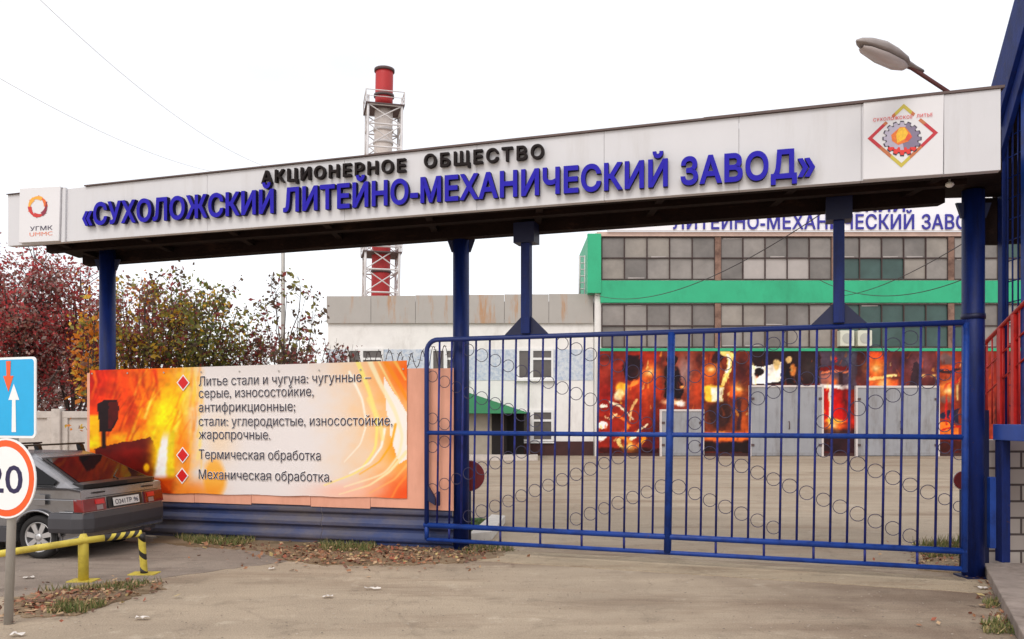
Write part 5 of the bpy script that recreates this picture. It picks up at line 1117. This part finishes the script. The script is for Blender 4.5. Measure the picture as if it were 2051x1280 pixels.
def arc(cx_, r, z0, n=10):
    a0 = math.asin(min(1, (z0-.29)/r)); return [(cx_-r*math.cos(a0+(PI-2*a0)*k/n), .29+r*math.sin(a0+(PI-2*a0)*k/n)) for k in range(n+1)]
def outline(ins, wz=0.0):
    lo = .21+ins
    rear = [(.06+ins, lo+.08), (.05+ins, .45), (.07+ins, .66), (.10+ins, .93-ins)]
    topl = [(.30, .955-ins), (1.2, .955-ins), (2.6, .94-ins), (3.05, .93-ins), (3.6, .83-ins), (3.98-ins, .70-ins)]
    front = [(4.06-ins, .55), (4.04-ins, lo+.06)]
    btm = [(FAX+AR+.06, lo)]+arc(FAX, AR, lo)[::-1]+[(FAX-AR-.02, lo), (RAX+AR+.02, lo)]+arc(RAX, AR, lo)[::-1]+[(RAX-AR-.03, lo)]
    return rear+topl+front+btm
b = MB(); layers = [(-.80, .04), (-.825, .0), (-.80, .0)]
ys = [(-.78, .035), (-.822, .006), (.822, .006), (.78, .035)]; rings = [[(x, y, z) for x, z in outline(i)] for y, i in ys]; m = len(rings[0])
vs = [p_ for r_ in rings for p_ in r_]; fs = []
for i in range(3):
    for k in range(m): fs.append((i*m+k, i*m+(k+1) % m, (i+1)*m+(k+1) % m, (i+1)*m+k))
fs += [tuple(range(m)), tuple(3*m+k for k in range(m))]
b.add(vs, fs, 0)
body = b.build('body', [PAINT], car, bevel=.012)
# greenhouse: four levels, front and rear slopes, tumblehome
lev = [(.945, .17, 3.02, .765, .80), (1.18, .63, 2.60, .665, .70), (1.335, .97, 2.30, .585, .62), (1.385, 1.12, 2.12, .50, .53)]
g = MB(); rings = []
for z, xr, xf, wr, wf in lev:
    rings.append([(xr, -wr+.05, z), (xr+.08, -wr, z), ((xr+xf)/2, -wf, z), (xf-.1, -wf+.02, z), (xf, -wf+.10, z), (xf+.03, 0, z), (xf, wf-.10, z), (xf-.1, wf-.02, z), ((xr+xf)/2, wf, z), (xr+.08, wr, z), (xr, wr-.05, z), (xr-.02, 0, z)])
n = 12; vs = [p_ for r_ in rings for p_ in r_]; fs = [(i*n+k, i*n+(k+1) % n, (i+1)*n+(k+1) % n, (i+1)*n+k) for i in range(3) for k in range(n)]+[tuple(3*n+k for k in range(n))]
g.add(vs, fs, 0); cab = g.build('roof', PAINT, car, bevel=.02)
def lv(t, x, side, out):      # a point on the side glass plane: height z=t
    z0, z1 = lev[0], lev[2]; s_ = (t-z0[0])/(z1[0]-z0[0]); w = .79+(.612-.79)*s_; return (x, side*(w+out), t)
for side in (1, -1):
    q1 = [lv(.99, .53, side, .012), lv(.99, 1.55, side, .012), lv(1.30, 1.55, side, .012), lv(1.30, 1.05, side, .012), lv(1.12, .68, side, .012), lv(1.04, .50, side, .012)]
    MB().prism(q1, (0, side*.006, 0)).build('side_window', CGLASS, car); q2 = [lv(.985, 1.63, side, .012), lv(.985, 2.80, side, .012), lv(1.30, 2.20, side, .012), lv(1.30, 1.63, side, .012)]
    MB().prism(q2, (0, side*.006, 0)).build('side_window', CGLASS, car)
    # sill cladding, waist moulding, wheel-arch lip
    MB().box((RAX+AR+.05, side*.815, .22), (FAX-AR-.05, side*.835, .42)).build('sill_cladding', CLAD, car, bevel=.006)
    MB().box((RAX+AR+.06, side*.82, .60), (FAX-AR-.06, side*.838, .67)).build('side_moulding', CLAD, car, bevel=.005)
    lip = MB().tube([(RAX-(AR+.012)*math.cos(a), side*.822, .29+(AR+.012)*math.sin(a)) for a in np.linspace(.05, PI-.05, 16)], .016, 6); lip.build('arch_lip', PAINT, car)
    dr = MB().box((1.60, side*.8225, .45), (1.606, side*.8265, .95)).box((2.75, side*.8225, .45), (2.756, side*.8265, .95)).box((1.64, side*.823, .80), (1.78, side*.845, .83)); dr.build('door_seam', BLACKP, car)
    mr = MB().box((2.66, side*.80, .98), (2.78, side*1.0, 1.10)); mr.build('mirror', BLACKP, car, bevel=.02)
# rear glass and windscreen
def slope(q, off, m_, name, parent=car):
    a, c, e_ = Vector(q[0]), Vector(q[1]), Vector(q[2]); nrm = (c-a).cross(e_-a).normalized()
    if nrm.z < 0: nrm = -nrm
    return MB().prism([Vector(p_)+nrm*off for p_ in q], nrm*.008).build(name, m_, parent)
def rs_(z, y): 
    s_ = (z-.945)/(1.335-.945); return ((.15+s_*(.95-.15)), y, z)
slope([rs_(1.0, .66), rs_(1.0, -.66), rs_(1.30, -.52), rs_(1.30, .52)], .012, CGLASS, 'rear_window')
slope([rs_(.985, .70), rs_(.985, -.70), rs_(1.32, -.555), rs_(1.32, .555)], .004, BLACKP, 'rear_window_seal')
def fs_(z, y): s_ = (z-.945)/(1.335-.945); return (3.05-s_*(3.05-2.33), y, z)
slope([fs_(.97, .66), fs_(.97, -.66), fs_(1.31, -.50), fs_(1.31, .50)], .012, CGLASS, 'windscreen')
# tail: spoiler, panel, lamps, plate, bumper
spo = MB(); sp_ys = [-.72, -.6, 0, .6, .72]; rings = []
for y in sp_ys:
    e_ = abs(y)/.72; x_, z_ = .045+.10*e_**4, .965-.02*e_**3; rings.append([(x_, y, z_-.015), (x_-.01, y, z_+.045), (x_+.15, y, z_+.062), (x_+.22, y, z_+.02), (x_+.1, y, z_-.03)])
spo.add([p_ for r_ in rings for p_ in r_], [(i*5+k, i*5+(k+1) % 5, (i+1)*5+(k+1) % 5, (i+1)*5+k) for i in range(4) for k in range(5)]+[(0,1,2,3,4), (20,21,22,23,24)]); spo.build('spoiler', BLACKP, car, bevel=.006)
MB().hexa([(.055, -.35, .64), (.055, .35, .64), (.085, .35, .80), (.085, -.35, .80)], [(.068, -.35, .64), (.068, .35, .64), (.105, .35, .80), (.105, -.35, .80)]).build('plate_recess', BLACKP, car)
for side in (1, -1):
    tl_ = MB().hexa([(.045, side*.40, .635), (.05, side*.815, .635), (.075, side*.81, .80), (.068, side*.40, .80)], [(.14, side*.40, .635), (.19, side*.832, .635), (.20, side*.832, .80), (.14, side*.40, .80)]).build('tail_light', TAIL, car, bevel=.008)
    MB().hexa([(.040, side*.47, .65), (.041, side*.58, .65), (.054, side*.58, .71), (.053, side*.47, .71)], [(.052, side*.47, .65), (.052, side*.58, .65), (.064, side*.58, .71), (.064, side*.47, .71)]).build('reverse_lens', TAILC, tl_)
    MB().hexa([(.047, side*.44, .725), (.049, side*.60, .725), (.062, side*.60, .785), (.06, side*.44, .785)], [(.06, side*.44, .725), (.06, side*.60, .725), (.075, side*.60, .785), (.075, side*.44, .785)]).build('brake_lens', mat('tail_bright', srgb(206, 20, 22), .15, .1, 14), tl_)
    MB().box((.072, side*.50-.1, .865), (.092, side*.50+.1, .885)).build('badge', BLACKP, car)
    MB().hexa([(4.03, side*.45, .52), (4.03, side*.76, .52), (3.99, side*.76, .66), (3.99, side*.45, .66)], [(4.07, side*.45, .52), (4.055, side*.76, .52), (4.015, side*.76, .66), (4.03, side*.45, .66)]).build('headlight', TAILC, car, bevel=.006)
plt = MB().hexa([(.038, -.26, .665), (.038, .26, .665), (.056, .26, .775), (.056, -.26, .775)], [(.05, -.26, .665), (.05, .26, .665), (.068, .26, .775), (.068, -.26, .775)]).build('number_plate', mat('plate_white', srgb(226, 224, 222), .5, .03, 9), car)
for body, ya_, yb_ in (('О241ТР', .235, -.10), ('96', -.14, -.235)):
    v, f, ly = text_geo(body, 0, .012); x0_ = min(p_[0] for p_ in v); x1_ = max(p_[0] for p_ in v); tv = []
    for p_ in v: zz_ = .688+p_[1]*.062/CAP; tv.append((.0355+(zz_-.665)*.1636, ya_+(p_[0]-x0_)/(x1_-x0_)*(yb_-ya_), zz_))
    MB().add(tv, f).build('lettering', INK, plt, fixn=False)
bp = MB(); prof = [(-.01, .36), (-.03, .42), (-.03, .55), (-.005, .62), (.06, .62), (.06, .36)]; path = [(.55, .835), (.20, .84), (.08, .80), (.02, .70), (.0, 0), (.02, -.70), (.08, -.80), (.20, -.84), (.55, -.835)]
rings = []
for (x_, y_) in path:
    out_v = Vector((x_-.5, y_*.75, 0)).normalized() if abs(y_) > .75 else Vector((-1, 0, 0)); 
    if abs(y_) > .82: out_v = Vector((0, math.copysign(1, y_), 0))
    rings.append([(x_-out_v.x*o_, y_-out_v.y*o_, z_) for o_, z_ in [(p_[0], p_[1]) for p_ in prof]])
nb = len(prof); bp.add([p_ for r_ in rings for p_ in r_], [(i*nb+k, i*nb+(k+1) % nb, (i+1)*nb+(k+1) % nb, (i+1)*nb+k) for i in range(len(path)-1) for k in range(nb)]+[tuple(range(nb)), tuple((len(path)-1)*nb+k for k in range(nb))])
bp.build('bumper', CLAD, car, bevel=.012)
MB().box((.08, -.68, .24), (.30, .68, .37)).build('valance', CLAD, car, bevel=.02)
MB().box((.3, -.62, .2), (3.9, .62, .5)).build('underbody', RUBBER, car)
MB().tube([(.02, -.45, .25), (.35, -.45, .25)], .028, 10).build('exhaust', LATT_DK, car)
MB().box((3.95, -.80, .25), (4.10, .80, .52)).build('bumper', CLAD, car, bevel=.03)
MB().box((.46, .62, .12), (.475, .80, .36)).build('mud_flap', RUBBER, car)
for ax in (RAX, FAX):
    for side in (1, -1):
        wh = empty('wheel', (0, 0, 0)); wh.parent = car; ORG[wh.name] = Vector((0, 0, 0)); del_ = wh
        y0_, y1_ = side*.62, side*.80; c = (ax, 0, .29)
        MB().lathe([(.20, y0_), (.26, y0_), (.285, y0_+side*.03), (.29, y0_+side*.06), (.29, y1_-side*.05), (.28, y1_-side*.015), (.25, y1_), (.205, y1_-side*.005), (.20, y1_-side*.03)], c, 32, axis='y', caps=False).build('tyre', RUBBER, wh)
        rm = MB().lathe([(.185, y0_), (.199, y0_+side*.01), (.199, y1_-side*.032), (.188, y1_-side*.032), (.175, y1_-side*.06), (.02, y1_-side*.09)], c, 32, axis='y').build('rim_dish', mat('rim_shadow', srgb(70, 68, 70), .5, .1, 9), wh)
        sp_ = MB()
        for k in range(7):
            a = 2*PI*k/7+.2; d_ = Vector((math.cos(a), 0, math.sin(a))); t_ = Vector((-math.sin(a), 0, math.cos(a))); o_ = Vector((ax, y1_-side*.035, .29))
            q = [o_+d_*.035-t_*.028, o_+d_*.195-t_*.036, o_+d_*.195+t_*.036, o_+d_*.035+t_*.028]; sp_.prism(q, (0, side*.016, 0))
        sp_.lathe([(.186, y1_-side*.033), (.203, y1_-side*.033), (.203, y1_-side*.012), (.188, y1_-side*.012), (.186, y1_-side*.033)], c, 32, axis='y', caps=False)
        sp_.lathe([(.05, y1_-side*.034), (.05, y1_-side*.012), (.02, y1_-side*.008)], c, 16, axis='y'); sp_.build('rim', CHROME, wh)
# rear wiper, hatch gap, crease, fuel flap, window trims
MB().tube([(.10, .10, 1.02), (.16, .12, 1.06), (.36, -.22, 1.13)], .008, 6).build('wiper', BLACKP, car)
MB().hexa([(.074, -.72, .815), (.074, .72, .815), (.082, .72, .822), (.082, -.72, .822)], [(.10, -.72, .815), (.10, .72, .815), (.10, .72, .822), (.10, -.72, .822)]).build('hatch_gap', BLACKP, car)
for side in (1, -1):
    MB().tube([(.15, side*.824, .79), (1.0, side*.829, .80), (3.3, side*.829, .78)], .007, 5).build('side_crease', PAINT, car)
    MB().tube([(.20, side*.824, .635), (RAX-.36, side*.828, .635)], .010, 5).build('bumper_highlight', PAINT, car)  # silver line painted in as the light caught on the bumper's top edge
    MB().tube([lv(.975, .53, side, .014), lv(.975, 2.82, side, .014)], .010, 5).build('window_trim', BLACKP, car)
    MB().tube([lv(1.315, 1.03, side, .012), lv(1.315, 2.2, side, .012)], .010, 5).build('roof_gutter', BLACKP, car)
MB().box((.62, .8225, .72), (.78, .8275, .86)).build('fuel_flap', PAINT, car, bevel=.003)
MB().box((.036, -.30, .42), (.05, .30, .50)).build('bumper_recess', BLACKP, car)
# roof bars
for x_ in (1.22, 1.95):
    MB().box((x_-.022, -.60, 1.475), (x_+.022, .60, 1.500)).build('roof_bar', BLACKP, car, bevel=.006)
    for side in (1, -1): MB().hexa([(x_-.05, side*.60, 1.325), (x_+.05, side*.60, 1.325), (x_+.05, side*.54, 1.335), (x_-.05, side*.54, 1.335)], [(x_-.03, side*.56, 1.474), (x_+.03, side*.56, 1.474), (x_+.03, side*.47, 1.474), (x_-.03, side*.47, 1.474)]).build('bar_foot', BLACKP, car, bevel=.008)

# ------------------------------------------------------------------ leaves, grass and litter on the ground
def pts_in(poly, n):
    P_ = np.array([(p_[0], p_[1]) for p_ in poly]); lo, hi = P_.min(0), P_.max(0); out = np.zeros((0, 2))
    while len(out) < n:
        c = lo+RNG.rand(n*2, 2)*(hi-lo); ins = np.zeros(len(c), bool)
        for i in range(len(P_)):
            a, d_ = P_[i], P_[(i+1) % len(P_)]
            if a[1] == d_[1]: continue
            ins ^= ((a[1] > c[:, 1]) != (d_[1] > c[:, 1])) & (c[:, 0] < (d_[0]-a[0])*(c[:, 1]-a[1])/(d_[1]-a[1])+a[0])
        out = np.concatenate([out, c[ins]])
    return out[:n]
FM = [mat('fallen_rust', srgb(156, 110, 80), .8, .3, 20), mat('fallen_tan', srgb(182, 150, 116), .8, .25, 20), mat('fallen_dark', srgb(112, 80, 64), .8, .3, 20), mat('fallen_red', srgb(150, 84, 62), .8, .3, 20), mat('fallen_yellow', srgb(186, 164, 110), .8, .2, 20)]
regs = [([G(520, 1104), G(560, 1121), G(660, 1131), G(800, 1131), G(920, 1126), G(1000, 1113), G(960, 1098), G(860, 1094), G(640, 1090)], 1500), ([G(400, 1082), G(500, 1090), G(520, 1104), G(440, 1098), G(380, 1092)], 130),
        ([G(25, 1205), G(130, 1185), G(230, 1180), G(215, 1205), G(140, 1228), G(45, 1235)], 520), ([G(230, 1165), G(330, 1168), G(320, 1185), G(240, 1205), G(150, 1215)], 110), ([G(1820, 1100), G(1900, 1090), G(1930, 1110), G(1920, 1148), G(1840, 1138)], 160),
        ([G(350, 1090), G(1100, 1120), G(1000, 1150), G(400, 1140)], 60), ([G(1960, 1210), G(2040, 1240), G(2051, 1275), G(1960, 1270)], 60), ([G(1950, 1155), G(1985, 1160), G(2030, 1260), G(1985, 1215)], 50)]
cc = []
for poly, n in regs:
    q = pts_in(poly, n)+RNG.normal(size=(n, 2))*(np.where(RNG.rand(n) < .3, .28, .07))[:, None]
    cc.append(np.concatenate([q, .014+.03*RNG.rand(n, 1)**2], 1))
cc = np.concatenate(cc); lf = leaf_quads(cc, .058*(.5+.8*RNG.rand(len(cc))), .5, .7); lf[:, :, 2] = np.maximum(lf[:, :, 2], .006)
tag(scatter_mesh('fallen_leaves', lf, FM, RNG.choice(5, size=len(cc), p=[.3, .2, .27, .15, .08]), loc=(0, 0, 0)), 'brown and rust autumn leaves lying on the verge and around the kerbs', 'leaves', kind='stuff')
GM = [mat('grass_green', srgb(92, 104, 52), .8, .25, 20), mat('grass_olive', srgb(126, 116, 70), .8, .25, 20), mat('grass_dry', srgb(172, 150, 108), .8, .2, 20)]
greg = [([G(330, 1068), G(520, 1082), G(480, 1096), G(380, 1090)], 1500, .085), ([G(640, 1088), G(760, 1092), G(740, 1108), G(640, 1106)], 700, .09), ([G(120, 1215), G(220, 1212), G(170, 1230), G(90, 1232)], 350, .08), ([G(60, 1186), G(330, 1166), G(260, 1185)], 350, .07),
        ([G(1830, 1096), G(1925, 1085), G(1925, 1120), G(1850, 1120)], 600, .13), ([G(895, 1088), G(938, 1085), G(985, 1047), G(960, 1042), G(890, 1048)], 1600, .06), ([G(1965, 1205), G(2000, 1205), G(2005, 1218), G(1975, 1220)], 120, .05), ([G(1965, 1250), G(2030, 1245), G(2035, 1272), G(1970, 1272)], 300, .06), ([G(900, 1094), G(1010, 1090), G(1030, 1105), G(930, 1112)], 400, .07)]
gq = []; gmi = []
for i, (poly, n, h) in enumerate(greg):
    q = pts_in(poly, n); hh = h*(.4+.8*RNG.rand(n)); a = RNG.rand(n)*2*PI; lean_ = RNG.normal(size=(n, 2))*h*.35; w_ = .007
    base = np.concatenate([q, np.full((n, 1), .008)], 1); dx = np.stack([np.cos(a)*w_, np.sin(a)*w_, np.zeros(n)], 1); tip = base+np.concatenate([lean_, hh[:, None]], 1)
    gq.append(np.stack([base-dx, base+dx, tip+dx*.2, tip-dx*.2], 1)); gmi.append(RNG.choice(3, size=n, p=[.9, .08, .02] if i == 5 else [.5, .33, .17]))
tag(scatter_mesh('grass', np.concatenate(gq), GM, np.concatenate(gmi)), 'short rough grass along the fence foot and kerbs', 'grass', kind='stuff')
# loose grit on the drive
n = 2600; q = np.stack([RNG.uniform(-6, 6, n), 5.6+RNG.rand(n)**1.5*9], 1); keep = np.abs(q[:, 0]) < q[:, 1]*.66; q = q[keep]; n = len(q)
gv = MB(); gr_q = leaf_quads(np.concatenate([q, np.full((n, 1), .008)], 1), .022, .3, .8); gr_q[:, :, 2] = np.maximum(gr_q[:, :, 2], .0145)
tag(scatter_mesh('gravel', gr_q, [mat('grit_pale', srgb(178, 166, 152), .9, .2, 20), mat('grit_dark', srgb(96, 82, 74), .9, .2, 20)], RNG.choice(2, size=n, p=[.45, .55])), 'loose grit scattered on the dusty drive', 'gravel', kind='stuff')
LIT = [(657, 1198, .10, .06, 'crumpled white scrap below the middle of the billboard on the drive'), (746, 1182, .17, .035, 'flat white paper strip on the drive below the gate post'), (285, 1242, .12, .05, 'white scrap right of the leaf pile at the bottom left'), (58, 1160, .10, .05, 'white scrap between barrier post and sign pole'), (545, 1142, .07, .05, 'tiny pale scrap near the striped barrier end on the asphalt'), (35, 1275, .1, .05, 'pale scrap at the bottom left picture corner'), (1970, 1182, .09, .06, 'crumpled white paper at the foot of the right kerb')]
PAPER = mat('paper_white', srgb(214, 206, 198), .8, .08, 20)
for px, py, l_, w_, lab in LIT:
    c = G(px, py); b = MB(); k = 6; vs = []
    for j in range(3):
        for i in range(k): vs.append(c+Vector(((i/(k-1)-.5)*l_+random.uniform(-.006, .006), (j/2-.5)*w_+random.uniform(-.006, .006), .016+random.uniform(0, .022))))
    b.add(vs, [(j*k+i, j*k+i+1, (j+1)*k+i+1, (j+1)*k+i) for j in range(2) for i in range(k-1)]); tag(b.build('paper_scrap', PAPER, loc=c, fixn=False), lab, 'litter', 'paper scraps on the drive')
